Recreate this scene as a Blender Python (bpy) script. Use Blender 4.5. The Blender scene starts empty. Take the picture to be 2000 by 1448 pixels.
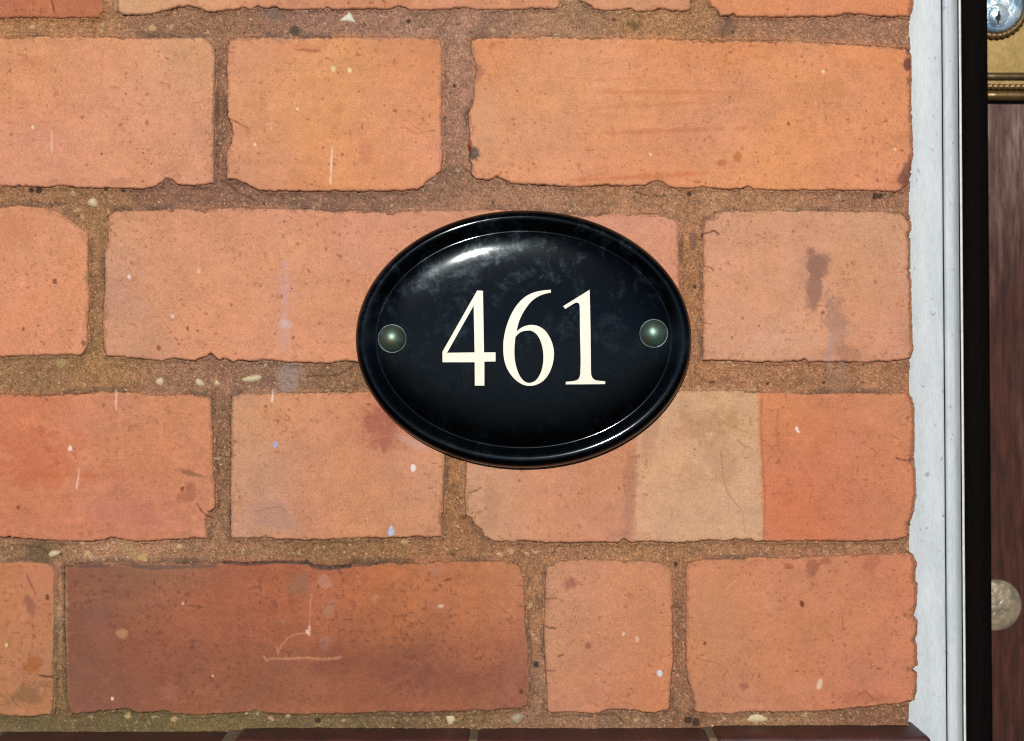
import bpy, bmesh, math, random
import numpy as np
from mathutils import Vector, Matrix
R = math.radians
scene = bpy.context.scene
COL = scene.collection

# ------------------------------------------------------------------ camera, sky, flash sun, exposure
U = 0.494 / 2000.0            # metres of wall per photograph pixel
DIST = 0.75                   # camera to wall face
cam_d = bpy.data.cameras.new('camera'); cam = bpy.data.objects.new('camera', cam_d)
COL.objects.link(cam); scene.camera = cam
cam.location = (0, -DIST, 0); cam.rotation_euler = (R(90), 0, 0)
cam_d.sensor_width = 36; cam_d.lens = 36 * DIST / 0.494
cam_d.clip_start = 0.01; cam_d.clip_end = 200
cam_d.dof.use_dof = True; cam_d.dof.focus_distance = DIST; cam_d.dof.aperture_fstop = 6.0

SUN_EL, SUN_AZ = 16.0, 5.5    # elevation, degrees to the left of the camera axis
w = bpy.data.worlds.new('World'); scene.world = w; w.use_nodes = True
nt = w.node_tree; nt.nodes.clear()
sky = nt.nodes.new('ShaderNodeTexSky'); sky.sky_type = 'NISHITA'; sky.sun_disc = False
sky.air_density = 0.25; sky.dust_density = 0.0; sky.ozone_density = 1.0
sky.sun_elevation = R(SUN_EL); sky.sun_rotation = R(180 + SUN_AZ)
bg = nt.nodes.new('ShaderNodeBackground'); bg.inputs['Strength'].default_value = 0.05
wo = nt.nodes.new('ShaderNodeOutputWorld')
nt.links.new(sky.outputs[0], bg.inputs[0]); nt.links.new(bg.outputs[0], wo.inputs[0])
sd = bpy.data.lights.new('flash_sun', 'SUN'); flash_sun = bpy.data.objects.new('flash_sun', sd); COL.objects.link(flash_sun)  # directional lamp standing in for a flash beside the lens
sd.energy = 4.9; sd.angle = R(0.6); sd.color = (1.0, 0.975, 0.94)
to_flash_sun = Vector((-math.sin(R(SUN_AZ)) * math.cos(R(SUN_EL)), -math.cos(R(SUN_AZ)) * math.cos(R(SUN_EL)), math.sin(R(SUN_EL))))
flash_sun.rotation_euler = to_flash_sun.to_track_quat('Z', 'Y').to_euler()
flash_sun.location = to_flash_sun * 3
scene.cycles.filter_width = 1.1
vs = scene.view_settings
vs.view_transform = 'Standard'; vs.look = 'None'; vs.exposure = 0.0; vs.gamma = 1.0

LIGHT = np.array([1.48, 1.475, 1.50])     # what a white face towards the camera sends back, for choosing albedos

def lin(c):
    c = np.asarray(c, float) / 255.0
    return np.where(c <= 0.04045, c / 12.92, ((c + 0.055) / 1.055) ** 2.4)
def alb(c):                    # colour as seen in the photo -> base colour
    c = np.asarray(c, float); g = c @ np.array([.3, .55, .15])
    c = c * 0.96 + 0.04 * g[..., None] if c.ndim > 1 else c * 0.96 + 0.04 * g
    return np.clip(lin(c) / LIGHT, 0.002, 0.9)
def X(px): return (px - 1000.0) * U
def Z(py): return (724.0 - py) * U
def at(px, py, depth=0.0):     # a point seen at this pixel, standing 'depth' behind the wall face
    k = (DIST + depth) / DIST
    return Vector((X(px) * k, depth, Z(py) * k))

# ------------------------------------------------------------------ helpers
def link(name, me, mat, parent=None):
    o = bpy.data.objects.new(name, me); COL.objects.link(o)
    if mat: me.materials.append(mat)
    if parent: o.parent = parent
    return o
def thing(name, label, cat, loc=(0, 0, 0)):
    o = bpy.data.objects.new(name, None); COL.objects.link(o); o.location = loc
    o.empty_display_size = 0.02
    o['label'] = label; o['category'] = cat; o['kind'] = 'thing'
    return o
def from_bm(name, bm, mat, parent=None, smooth=True):
    me = bpy.data.meshes.new(name); bm.to_mesh(me); bm.free()
    if smooth: me.polygons.foreach_set('use_smooth', [True] * len(me.polygons))
    return link(name, me, mat, parent)

rng = np.random.default_rng(7)
_tab = rng.random((256, 256)).astype(np.float32)
def vnoise(x, y, wl, seed=0, wy=None):
    wy = wy or wl
    u = x / wl + seed * 17.31 + 1000.3; v = y / wy + seed * 9.77 + 1000.7
    iu = np.floor(u).astype(int); iv = np.floor(v).astype(int)
    fu = u - iu; fv = v - iv
    fu = fu * fu * (3 - 2 * fu); fv = fv * fv * (3 - 2 * fv)
    a = _tab[iu & 255, iv & 255]; b = _tab[(iu + 1) & 255, iv & 255]
    c = _tab[iu & 255, (iv + 1) & 255]; d = _tab[(iu + 1) & 255, (iv + 1) & 255]
    return ((a * (1 - fu) + b * fu) * (1 - fv) + (c * (1 - fu) + d * fu) * fv) * 2 - 1
def fbm(x, y, wl, octv=4, seed=0, gain=0.55, wy=None):
    s = 0; a = 1; n = 0; wy = wy or wl
    for k in range(octv):
        s = s + a * vnoise(x, y, wl, seed + k * 3, wy); n += a; a *= gain; wl /= 2.03; wy /= 2.03
    return s / n
def sstep(a, b, x):
    t = np.clip((x - a) / (b - a), 0, 1); return t * t * (3 - 2 * t)

def poly_sdf(P, x, y):         # positive inside
    P = np.asarray(P, float); Q = np.roll(P, -1, 0)
    d2 = np.full(x.shape, 1e12); ins = np.zeros(x.shape, bool)
    for (ax, ay), (bx, by) in zip(P, Q):
        ex, ey = bx - ax, by - ay; L = ex * ex + ey * ey + 1e-9
        t = np.clip(((x - ax) * ex + (y - ay) * ey) / L, 0, 1)
        dx = x - ax - t * ex; dy = y - ay - t * ey
        d2 = np.minimum(d2, dx * dx + dy * dy)
        if ay != by:
            ins ^= ((ay > y) != (by > y)) & (x < ex * (y - ay) / ey + ax)
    return np.where(ins, 1, -1) * np.sqrt(d2)

# ------------------------------------------------------------------ brick outlines traced on the wall face (photo pixels)
L0, T0 = -420, -230
BR = [  # anchor colours also hold the light's falloff, darker in the lower courses
 # A..D top course
 dict(P=[(L0,T0),(188,T0),(200,0),(203,22),(190,33),(120,34),(60,32),(0,34),(L0,34)],
      c=[(40,10,(190,105,72)),(150,12,(178,98,66)),(-200,-80,(190,110,75))]),
 dict(P=[(230,T0),(1098,T0),(1096,-20),(1094,8),(1084,15),(1050,14),(1010,17),(960,17),(934,18),(905,13),(860,17),(830,19),(800,18),(780,9),(765,17),(700,16),(640,17),(560,17),(530,14),(504,12),(490,19),(472,12),(462,18),(435,20),(406,22),(390,15),(367,10),(350,12),(336,16),(304,24),(270,27),(241,27),(231,20),(229,8)],
      c=[(250,5,(205,170,125)),(300,5,(212,150,115)),(600,4,(216,135,98)),(1000,4,(216,140,102)),(600,-120,(212,138,100))]),
 dict(P=[(1130,T0),(1350,T0),(1350,0),(1347,18),(1330,21),(1290,16),(1270,20),(1245,22),(1234,15),(1215,19),(1190,19),(1161,16),(1150,6),(1132,2),(1130,-10)],
      c=[(1150,2,(205,140,105)),(1240,2,(214,146,106)),(1240,-100,(214,142,104))]),
 dict(P=[(1384,T0),(1778,T0),(1783,-60),(1784,0),(1783,18),(1776,30),(1765,32),(1700,29),(1680,27),(1652,24),(1640,28),(1628,31),(1500,31),(1440,31),(1432,24),(1424,30),(1408,30),(1402,18),(1388,8),(1382,-10)],
      c=[(1420,10,(226,142,92)),(1600,8,(218,134,94)),(1760,8,(216,126,82)),(1600,-100,(220,135,90))]),
 # E F G
 dict(P=[(L0,72),(0,71),(60,70),(150,71),(250,73),(330,72),(395,72),(410,80),(421,95),(420,150),(418,250),(418,358),(400,361),(370,361),(347,358),(340,350),(322,347),(312,358),(300,364),(280,367),(240,366),(196,366),(150,364),(122,361),(90,364),(0,363),(L0,366)],
      c=[(40,150,(220,146,100)),(60,240,(220,138,104)),(200,250,(222,147,114)),(330,230,(222,150,112)),(380,110,(205,152,110)),(200,120,(218,144,106)),(60,340,(216,142,112)),(390,330,(220,148,118)),(-200,200,(218,144,106))]),
 dict(P=[(443,90),(446,80),(464,73),(530,72),(560,76),(622,73),(700,72),(780,73),(845,74),(860,80),(864,100),(863,160),(862,230),(864,300),(862,332),(850,343),(838,350),(826,362),(814,369),(760,371),(674,371),(600,372),(510,372),(495,366),(485,359),(462,350),(443,346),(442,300),(445,288),(451,283),(454,262),(452,245),(447,232),(444,225),(443,160)],
      c=[(480,120,(222,148,106)),(640,140,(226,152,98)),(560,220,(226,150,96)),(680,250,(226,150,98)),(800,200,(222,140,96)),(830,110,(218,138,92)),(480,320,(222,146,112)),(650,345,(222,138,88)),(790,310,(220,142,108)),(470,270,(208,146,112))]),
 dict(P=[(921,78),(940,74),(1000,73),(1084,72),(1150,74),(1222,74),(1340,77),(1430,78),(1479,79),(1550,81),(1613,84),(1680,88),(1758,92),(1774,96),(1781,110),(1780,180),(1782,250),(1784,295),(1782,312),(1779,340),(1772,358),(1760,371),(1749,372),(1700,371),(1673,371),(1620,369),(1582,371),(1530,371),(1476,369),(1461,363),(1445,367),(1404,368),(1372,364),(1353,368),(1320,366),(1305,363),(1296,356),(1286,352),(1273,355),(1262,361),(1238,362),(1190,360),(1160,361),(1132,364),(1080,361),(1001,357),(985,350),(972,343),(955,350),(930,348),(921,338),(917,318),(920,302),(919,290),(916,282),(918,268),(916,245),(915,222),(921,205),(926,190),(926,165),(929,150),(932,138),(928,118),(923,104),(920,92)],
      c=[(940,90,(226,140,88)),(960,220,(212,152,118)),(1060,180,(222,150,108)),(1200,230,(220,146,106)),(1380,110,(226,138,82)),(1350,200,(220,142,98)),(1420,230,(218,142,110)),(1480,300,(230,148,90)),(1560,220,(228,146,94)),(1680,200,(226,144,96)),(1680,300,(228,142,98)),(1750,150,(224,136,88)),(1250,340,(224,138,94)),(1030,300,(220,146,108))]),
 # H I I2 J
 dict(P=[(L0,404),(0,403),(35,401),(87,406),(115,415),(140,430),(158,444),(172,458),(172,520),(175,580),(171,640),(171,675),(163,688),(156,692),(80,693),(30,695),(L0,697)],
      c=[(60,470,(218,146,108)),(120,560,(220,142,100)),(60,620,(216,132,94)),(140,660,(220,144,110)),(10,430,(208,132,92)),(-200,550,(218,144,106))]),
 dict(P=[(211,440),(212,420),(226,410),(266,411),(315,409),(360,406),(400,408),(455,404),(520,407),(595,408),(660,413),(700,411),(757,415),(815,411),(900,411),(960,409),(1060,410),(1080,430),(1080,560),(1080,700),(900,705),(697,706),(675,703),(648,708),(595,708),(560,706),(520,702),(490,704),(470,702),(455,706),(441,699),(428,701),(413,692),(400,695),(378,704),(336,699),(315,704),(280,700),(245,697),(222,694),(208,694),(203,680),(201,620),(205,560),(204,500),(210,470)],
      c=[(230,450,(210,150,112)),(225,560,(196,142,116)),(235,640,(200,144,118)),(320,520,(220,148,112)),(420,620,(222,144,108)),(480,500,(222,148,108)),(600,560,(220,148,114)),(640,650,(222,142,104)),(680,450,(216,140,108)),(400,430,(214,140,108)),(900,420,(206,140,108))]),
 dict(P=[(1100,420),(1143,419),(1180,416),(1240,418),(1280,419),(1300,421),(1318,428),(1325,442),(1326,500),(1328,560),(1330,640),(1330,690),(1318,702),(1200,705),(1100,704)],
      c=[(1200,425,(210,142,114)),(1290,450,(218,146,114)),(1310,520,(208,136,104))]),
 dict(P=[(1374,460),(1374,440),(1380,428),(1395,424),(1396,416),(1422,411),(1470,412),(1513,411),(1600,411),(1696,412),(1740,412),(1758,417),(1770,424),(1779,434),(1781,446),(1773,458),(1778,470),(1779,540),(1781,600),(1782,660),(1784,685),(1778,698),(1760,703),(1696,706),(1620,706),(1580,705),(1572,699),(1560,704),(1520,706),(1483,706),(1430,703),(1374,702),(1373,600)],
      c=[(1400,440,(205,148,112)),(1480,440,(212,146,112)),(1560,500,(208,146,112)),(1450,560,(218,150,118)),(1700,560,(206,142,104)),(1740,460,(208,150,114)),(1500,650,(210,148,112)),(1480,690,(208,152,126)),(1740,640,(210,140,110)),(1700,680,(206,138,108))]),
 # K L M
 dict(P=[(L0,772),(0,770),(70,771),(140,768),(227,763),(270,768),(315,771),(360,769),(405,772),(413,778),(415,830),(417,900),(420,950),(419,990),(408,1000),(402,1015),(404,1035),(406,1052),(393,1051),(381,1049),(365,1053),(339,1053),(300,1055),(266,1057),(245,1054),(231,1051),(217,1047),(205,1053),(180,1056),(122,1056),(80,1053),(42,1052),(0,1049),(L0,1052)],
      c=[(60,820,(206,116,80)),(200,860,(206,132,96)),(330,850,(210,140,98)),(100,940,(206,122,86)),(60,1010,(198,116,84)),(250,1000,(200,122,92)),(340,930,(206,120,82)),(400,980,(206,140,104)),(395,1030,(212,140,116)),(330,1030,(204,118,86)),(-200,900,(205,124,88))]),
 dict(P=[(451,800),(453,775),(470,768),(507,766),(560,766),(700,765),(800,766),(868,768),(870,850),(868,900),(866,960),(864,1000),(860,1012),(864,1030),(862,1048),(845,1047),(830,1049),(820,1045),(792,1050),(754,1050),(700,1051),(650,1052),(600,1053),(546,1053),(530,1049),(490,1051),(451,1050),(450,950),(451,870)],
      c=[(475,800,(206,150,112)),(490,880,(192,142,114)),(480,960,(190,142,116)),(560,830,(212,138,98)),(650,800,(214,136,98)),(640,900,(208,138,98)),(620,1000,(206,126,84)),(740,950,(208,142,106)),(820,1000,(206,134,92)),(530,1010,(196,140,118)),(740,840,(186,104,78)),(860,940,(204,148,122))]),
 dict(P=[(912,768),(1000,766),(1230,764),(1331,763),(1400,762),(1477,764),(1486,766),(1544,766),(1568,770),(1620,768),(1665,768),(1730,767),(1756,768),(1772,768),(1781,778),(1787,800),(1786,870),(1785,905),(1789,925),(1790,960),(1786,990),(1784,1005),(1776,1022),(1776,1036),(1772,1046),(1753,1053),(1700,1055),(1655,1056),(1560,1056),(1476,1057),(1466,1052),(1450,1054),(1438,1052),(1420,1056),(1375,1054),(1354,1058),(1294,1058),(1260,1056),(1233,1057),(1219,1050),(1209,1058),(1150,1058),(1072,1059),(1040,1057),(1013,1055),(1006,1058),(965,1056),(945,1047),(938,1033),(926,1024),(920,1010),(911,1005),(909,960),(911,900)],
      c=[(935,960,(198,150,116)),(1000,940,(208,140,108)),(1060,1000,(212,138,102)),(1150,980,(208,132,96)),(1215,1000,(196,132,106)),(950,1040,(200,150,118)),
         (1600,900,(212,120,80)),(1540,960,(208,120,82)),(1700,860,(208,124,88)),(1720,960,(206,122,84)),(1600,1020,(206,118,82)),(1750,820,(206,134,98)),(1765,1000,(204,128,92)),(1530,800,(214,134,90)),
         (1200,930,(204,132,94)),(1380,900,(208,160,122)),(1440,800,(204,160,122)),(1300,1000,(210,160,124)),(1290,900,(208,154,120))]),
 # N O P Q
 dict(P=[(L0,1100),(0,1098),(21,1098),(40,1096),(66,1098),(90,1100),(101,1106),(106,1120),(105,1200),(104,1300),(104,1380),(98,1394),(84,1394),(70,1399),(0,1397),(L0,1399)],
      c=[(50,1150,(200,122,78)),(30,1250,(196,126,84)),(80,1180,(190,118,84)),(40,1350,(166,112,76)),(90,1320,(184,122,84)),(20,1110,(190,120,80)),(-200,1250,(195,120,76))]),
 dict(P=[(127,1120),(128,1106),(150,1101),(210,1098),(280,1100),(330,1097),(400,1099),(460,1097),(520,1097),(595,1100),(650,1104),(700,1100),(764,1098),(845,1098),(900,1096),(960,1096),(1000,1097),(1015,1106),(1023,1130),(1025,1200),(1029,1250),(1033,1300),(1033,1350),(1030,1378),(1018,1383),(980,1385),(950,1388),(880,1389),(810,1391),(750,1390),(700,1393),(600,1395),(540,1394),(518,1393),(500,1386),(488,1390),(440,1394),(364,1396),(350,1394),(336,1393),(326,1388),(315,1388),(290,1392),(266,1391),(252,1386),(240,1384),(200,1389),(180,1391),(160,1393),(145,1394),(136,1388),(131,1360),(129,1300),(127,1200)],
      c=[(150,1150,(136,84,68)),(150,1300,(128,78,62)),(200,1200,(142,86,70)),(330,1180,(172,98,72)),(300,1280,(144,80,62)),(450,1220,(168,94,72)),(400,1350,(150,90,68)),(560,1180,(172,96,72)),(520,1290,(138,82,64)),(660,1160,(182,104,74)),(760,1200,(182,108,74)),(700,1300,(150,84,64)),(860,1160,(188,114,80)),(900,1200,(182,108,76)),(820,1280,(134,78,60)),(960,1300,(148,84,68)),(1000,1200,(190,118,86)),(850,1360,(160,92,68)),(600,1350,(154,92,68)),(980,1370,(150,92,74)),(1010,1130,(186,122,92)),(300,1110,(140,100,82)),(200,1360,(140,86,74))]),
 dict(P=[(1066,1120),(1070,1106),(1090,1097),(1130,1094),(1160,1093),(1220,1095),(1286,1098),(1304,1104),(1312,1114),(1314,1160),(1314,1250),(1316,1290),(1312,1320),(1309,1350),(1308,1380),(1300,1388),(1280,1390),(1265,1392),(1240,1386),(1230,1387),(1215,1385),(1188,1386),(1170,1392),(1146,1393),(1120,1390),(1100,1390),(1076,1391),(1070,1385),(1069,1360),(1066,1300),(1063,1225),(1066,1180)],
      c=[(1085,1150,(196,142,112)),(1100,1250,(194,142,114)),(1090,1340,(196,134,104)),(1160,1180,(202,136,102)),(1230,1140,(208,132,92)),(1270,1220,(208,130,90)),(1180,1300,(200,130,98)),(1270,1330,(206,122,76)),(1150,1370,(200,122,86)),(1290,1110,(200,134,100))]),
 dict(P=[(1341,1115),(1343,1098),(1370,1093),(1410,1092),(1452,1092),(1466,1088),(1480,1087),(1500,1089),(1525,1090),(1600,1086),(1680,1083),(1746,1083),(1772,1080),(1784,1086),(1791,1102),(1788,1122),(1787,1135),(1792,1142),(1792,1180),(1788,1190),(1786,1200),(1772,1203),(1786,1208),(1792,1215),(1792,1240),(1787,1250),(1791,1262),(1792,1300),(1778,1309),(1791,1316),(1791,1350),(1786,1366),(1772,1370),(1760,1374),(1730,1375),(1707,1379),(1655,1384),(1600,1388),(1515,1391),(1473,1389),(1450,1391),(1431,1394),(1389,1393),(1365,1390),(1357,1386),(1354,1355),(1345,1330),(1340,1300),(1340,1200)],
      c=[(1360,1130,(212,132,94)),(1390,1190,(200,136,98)),(1380,1280,(192,134,96)),(1400,1340,(188,130,94)),(1500,1160,(206,128,92)),(1600,1160,(204,130,94)),(1600,1260,(206,128,90)),(1700,1220,(206,126,88)),(1560,1330,(204,120,82)),(1700,1330,(202,116,84)),(1750,1120,(204,120,88)),(1480,1370,(196,128,98)),(1350,1300,(214,124,76)),(1690,1350,(190,116,88))]),
]
RIGHT = {3, 6, 10, 13, 17}

# grid of the wall face: 2 px inside the frame, coarser outside
gx = np.concatenate([np.arange(L0 - 12, -8, 8), np.arange(-8, 1806, 2.0)])
gy = np.concatenate([np.arange(T0 - 12, -8, 8), np.arange(-8, 1446, 2.0)])
GX, GY = np.meshgrid(gx, gy)              # [row, col]
S_all = np.full(GX.shape, -1e6)
edge_n = (0.8 * fbm(GX, GY, 46, 3, 1) + 1.1 * fbm(GX, GY, 13, 3, 5, 0.65))
chipn = fbm(GX, GY, 34, 3, 9)
edge_n += 1.5 * fbm(GX, GY, 5.5, 2, 15, 0.6)
edge_n -= 3.5 * sstep(0.40, 0.75, chipn)
edge_n -= 3.0 * sstep(0.42, 0.7, fbm(GX, GY, 13, 2, 19)) * sstep(-.2, .3, fbm(GX, GY, 120, 2, 23))
jag = fbm(GX, GY, 15, 3, 25, 0.7); BOT = np.zeros(GX.shape)
for b in BR:
    P = np.array(b['P'], float)
    x0, x1, y0, y1 = P[:, 0].min() - 40, P[:, 0].max() + 40, P[:, 1].min() - 40, P[:, 1].max() + 40
    i0, i1 = np.searchsorted(gx, x0), np.searchsorted(gx, x1)
    j0, j1 = np.searchsorted(gy, y0), np.searchsorted(gy, y1)
    sl = (slice(j0, j1), slice(i0, i1)); b['sl'] = sl
    s = poly_sdf(P, GX[sl], GY[sl])
    gy_, gx_ = np.gradient(s, gy[j0:j1], gx[i0:i1])
    bot = sstep(0.25, 0.75, -gy_); b['bot'] = bot; b['rgt'] = sstep(0.3, 0.8, -gx_)
    s = s + edge_n[sl] + bot * 1.8 * jag[sl]
    b['s'] = s
    BOT[sl] = np.where(s > S_all[sl], bot, BOT[sl])
    S_all[sl] = np.maximum(S_all[sl], s)

# ------------------------------------------------------------------ colour of the pieces
def rbf(anchors, x, y, rad):
    W = np.zeros(x.shape); C = np.zeros(x.shape + (3,))
    for ax, ay, c in anchors:
        g = np.exp(-((x - ax) ** 2 + (y - ay) ** 2) / (2 * rad * rad)) + 1e-7 / (1 + ((x - ax) ** 2 + (y - ay) ** 2) / 1e4)
        W += g; C += g[..., None] * np.asarray(c, float)
    return C / W[..., None]
def over(C, m, c):
    return C * (1 - m[..., None]) + np.asarray(c, float) * m[..., None]

# stains, paint spots, drips: (x, y, rx, ry, angle, colour, strength, raggedness)
MARKS = [
 (557,580,9,62,0,(205,160,160),.6,.9),(590,632,0.1,0.1,0,(0,0,0),0,0),(558,632,12,9,0,(214,180,184),.7,.6),(556,670,9,30,0,(214,160,140),.4,.8),
 (1597,520,20,24,-8,(150,106,88),.85,.35),(1590,565,15,42,4,(152,108,90),.8,.35),(1612,505,14,12,30,(150,108,90),.6,.5),
 (1582,492,10,8,10,(158,104,84),.7,.6),(1632,640,22,55,-12,(160,118,104),.55,.7),(1655,690,26,20,25,(170,116,92),.5,.7),(1622,680,8,40,0,(178,146,140),.5,.8),
 (1560,668,90,16,-6,(216,164,138),.35,.8),
 (530,1008,42,24,10,(184,136,116),.75,.6),(375,926,26,5,14,(140,92,62),.7,.6),(365,960,16,16,0,(150,84,62),.5,.9),
 (745,835,42,34,30,(158,86,70),.6,.8),(800,862,40,8,25,(206,166,160),.5,.8),(1230,960,10,90,4,(160,112,92),.35,.9),(1268,850,14,60,10,(170,120,96),.35,.9),
 (1380,830,50,26,0,(168,120,82),.4,.9),(1408,900,30,40,0,(176,128,90),.3,.9),(1350,930,24,30,0,(180,134,96),.3,.9),
 (1588,1105,12,26,0,(140,80,66),.5,.9),(1540,1108,10,8,0,(150,78,54),.6,.9),(1610,1095,12,10,0,(156,88,62),.6,.9),(1700,1100,16,16,0,(176,96,70),.5,.9),
 (1453,1340,10,9,0,(140,86,70),.6,.9),(1567,1180,4,6,-20,(120,52,34),.9,.3),(1600,1338,5,12,18,(232,200,176),.8,.5),(1565,1345,30,12,0,(206,138,104),.6,.8),
 (1690,1362,60,14,0,(178,104,76),.6,.9),(1115,1140,12,9,0,(150,84,72),.6,.8),(1150,1262,5,6,0,(140,80,62),.6,.6),
 (237,1237,12,9,0,(180,128,90),.9,.4),(580,1140,20,16,0,(150,104,80),.7,.9),(635,1140,10,16,-30,(188,138,112),.6,.9),(642,1188,12,17,0,(172,124,96),.7,.8),
 (545,1213,12,5,0,(166,112,86),.6,.8),(635,1255,10,14,0,(170,118,100),.7,.9),(733,1168,8,8,0,(194,130,96),.7,.8),(861,1184,6,4,0,(222,176,150),.9,.4),
 (640,1278,40,22,0,(134,74,58),.3,.9),(855,1112,14,12,0,(184,122,96),.8,.7),(735,1300,90,30,0,(126,72,56),.35,.9),(880,1330,90,26,0,(128,72,58),.4,.9),
 (195,1205,24,34,20,(132,88,78),.4,.9),(190,1240,26,26,-30,(160,96,84),.35,.9),(330,1350,14,16,0,(176,108,92),.4,.9),(1365,1358,30,30,0,(178,124,98),.3,.9),
 (58,1180,10,20,-20,(150,92,72),.7,.8),(75,1130,40,26,0,(200,126,94),.7,.8),(50,1360,46,18,-20,(128,92,60),.6,.9),(68,1300,16,14,0,(160,88,40),.6,.9),
 (925,300,10,12,0,(100,84,72),.9,.6),(918,285,4,12,10,(150,70,44),.9,.4),(935,140,10,14,0,(170,110,90),.7,.8),(948,225,16,60,0,(208,156,124),.4,.9),
 (715,300,14,22,0,(206,130,92),.7,.6),(662,210,14,12,0,(206,132,86),.5,.6),(590,92,44,10,0,(210,128,92),.5,.7),(600,98,26,3,2,(178,100,64),.7,.5),
 (1638,170,16,20,0,(206,134,84),.6,.6),(1771,125,7,12,0,(120,72,64),.9,.6),(1774,330,9,22,12,(140,86,72),.8,.7),(1762,350,8,10,0,(130,80,66),.8,.8),
 (1410,318,9,6,0,(200,116,74),.9,.4),(1440,306,8,8,0,(196,112,62),.8,.7),(470,258,14,16,0,(204,140,104),.6,.8),(485,255,6,8,0,(190,110,80),.6,.8),
 (60,122,26,12,0,(204,126,88),.6,.8),(30,450,30,26,0,(204,128,88),.4,.9),(1300,256,140,4,-2,(196,118,76),.5,.8),(1260,345,120,5,-3,(204,112,66),.5,.8),
 (1310,180,150,4,0,(204,120,76),.4,.9),(1290,205,120,3,-3,(206,126,84),.4,.9),(110,930,120,5,0,(196,106,70),.4,.9),(120,960,110,4,-3,(212,150,120),.3,.9),
 (80,900,90,50,0,(196,98,64),.35,.9),(250,1010,60,30,0,(184,110,94),.35,.9),(1560,1000,60,60,0,(206,106,66),.25,.9),(1395,1210,40,90,0,(196,138,96),.3,.9),
 (960,985,18,50,0,(186,130,96),.5,.9),(1330,690,20,20,0,(190,120,90),.3,.9),
]
SPOTS = [(764,1040,7,(176,198,226)),(764,1030,2.5,(200,214,236)),(1288,1315,5.5,(200,222,236)),(538,869,5.5,(168,172,208)),(807,914,5.5,(236,228,224)),(1557,838,4,(240,222,206)),(1560,843,2.5,(240,222,206)),
 (137,876,4.5,(244,222,204)),(651,135,5,(238,206,142)),(683,137,4,(244,214,160)),(498,282,3,(250,232,216)),(581,214,2.5,(248,220,170)),(530,250,2.5,(244,206,150)),(64,248,2.5,(244,220,190)),
 (252,541,3.5,(236,214,220)),(337,619,3,(240,214,206)),(388,530,4,(238,190,140)),(219,1365,2.5,(246,222,200)),(357,1179,3,(220,180,164)),(1245,1249,5,(224,176,146)),(1218,1238,2.5,(240,214,196)),
 (1608,140,3,(248,210,160)),(1748,292,2.5,(248,214,170)),(1270,302,3,(250,206,160)),(1466,294,4,(220,160,140)),(1608,220,0.1,(0,0,0)),(12,1260,3,(236,200,130)),(415,1320,2,(235,200,170)),(600,1235,3.5,(238,206,186)),
 (1608,610,2.4,(110,60,48)),(1605,612,2.4,(120,70,56)),(1540,243,3,(150,70,36)),(123,425,0.1,(0,0,0)),(107,549,4,(110,62,42)),(46,643,3.5,(130,74,48)),(163,670,5,(130,74,48)),(310,680,4,(140,70,44)),(367,643,4,(150,70,44)),
 (660,142,2.5,(140,64,28)),(452,596,3,(170,86,56)),(1018,1351,4,(90,44,32)),(1377,1256,3.2,(110,50,30)),(92,1167,5,(90,54,38)),(36,992,3.5,(120,60,36)),(356,955,4,(110,52,36)),(1450,622,3,(170,96,66)),(1555,150,2.5,(170,90,50)),
 (160,230,3.5,(170,98,66)),(162,228,3,(170,98,66)),(286,240,4,(176,104,72)),(234,244,4,(178,104,72)),(198,301,3,(120,60,40)),(550,580,3,(180,100,64)),(570,565,2.5,(110,60,40)),(1710,552,3.5,(170,100,74)),(1430,660,3,(160,96,70))]
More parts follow.
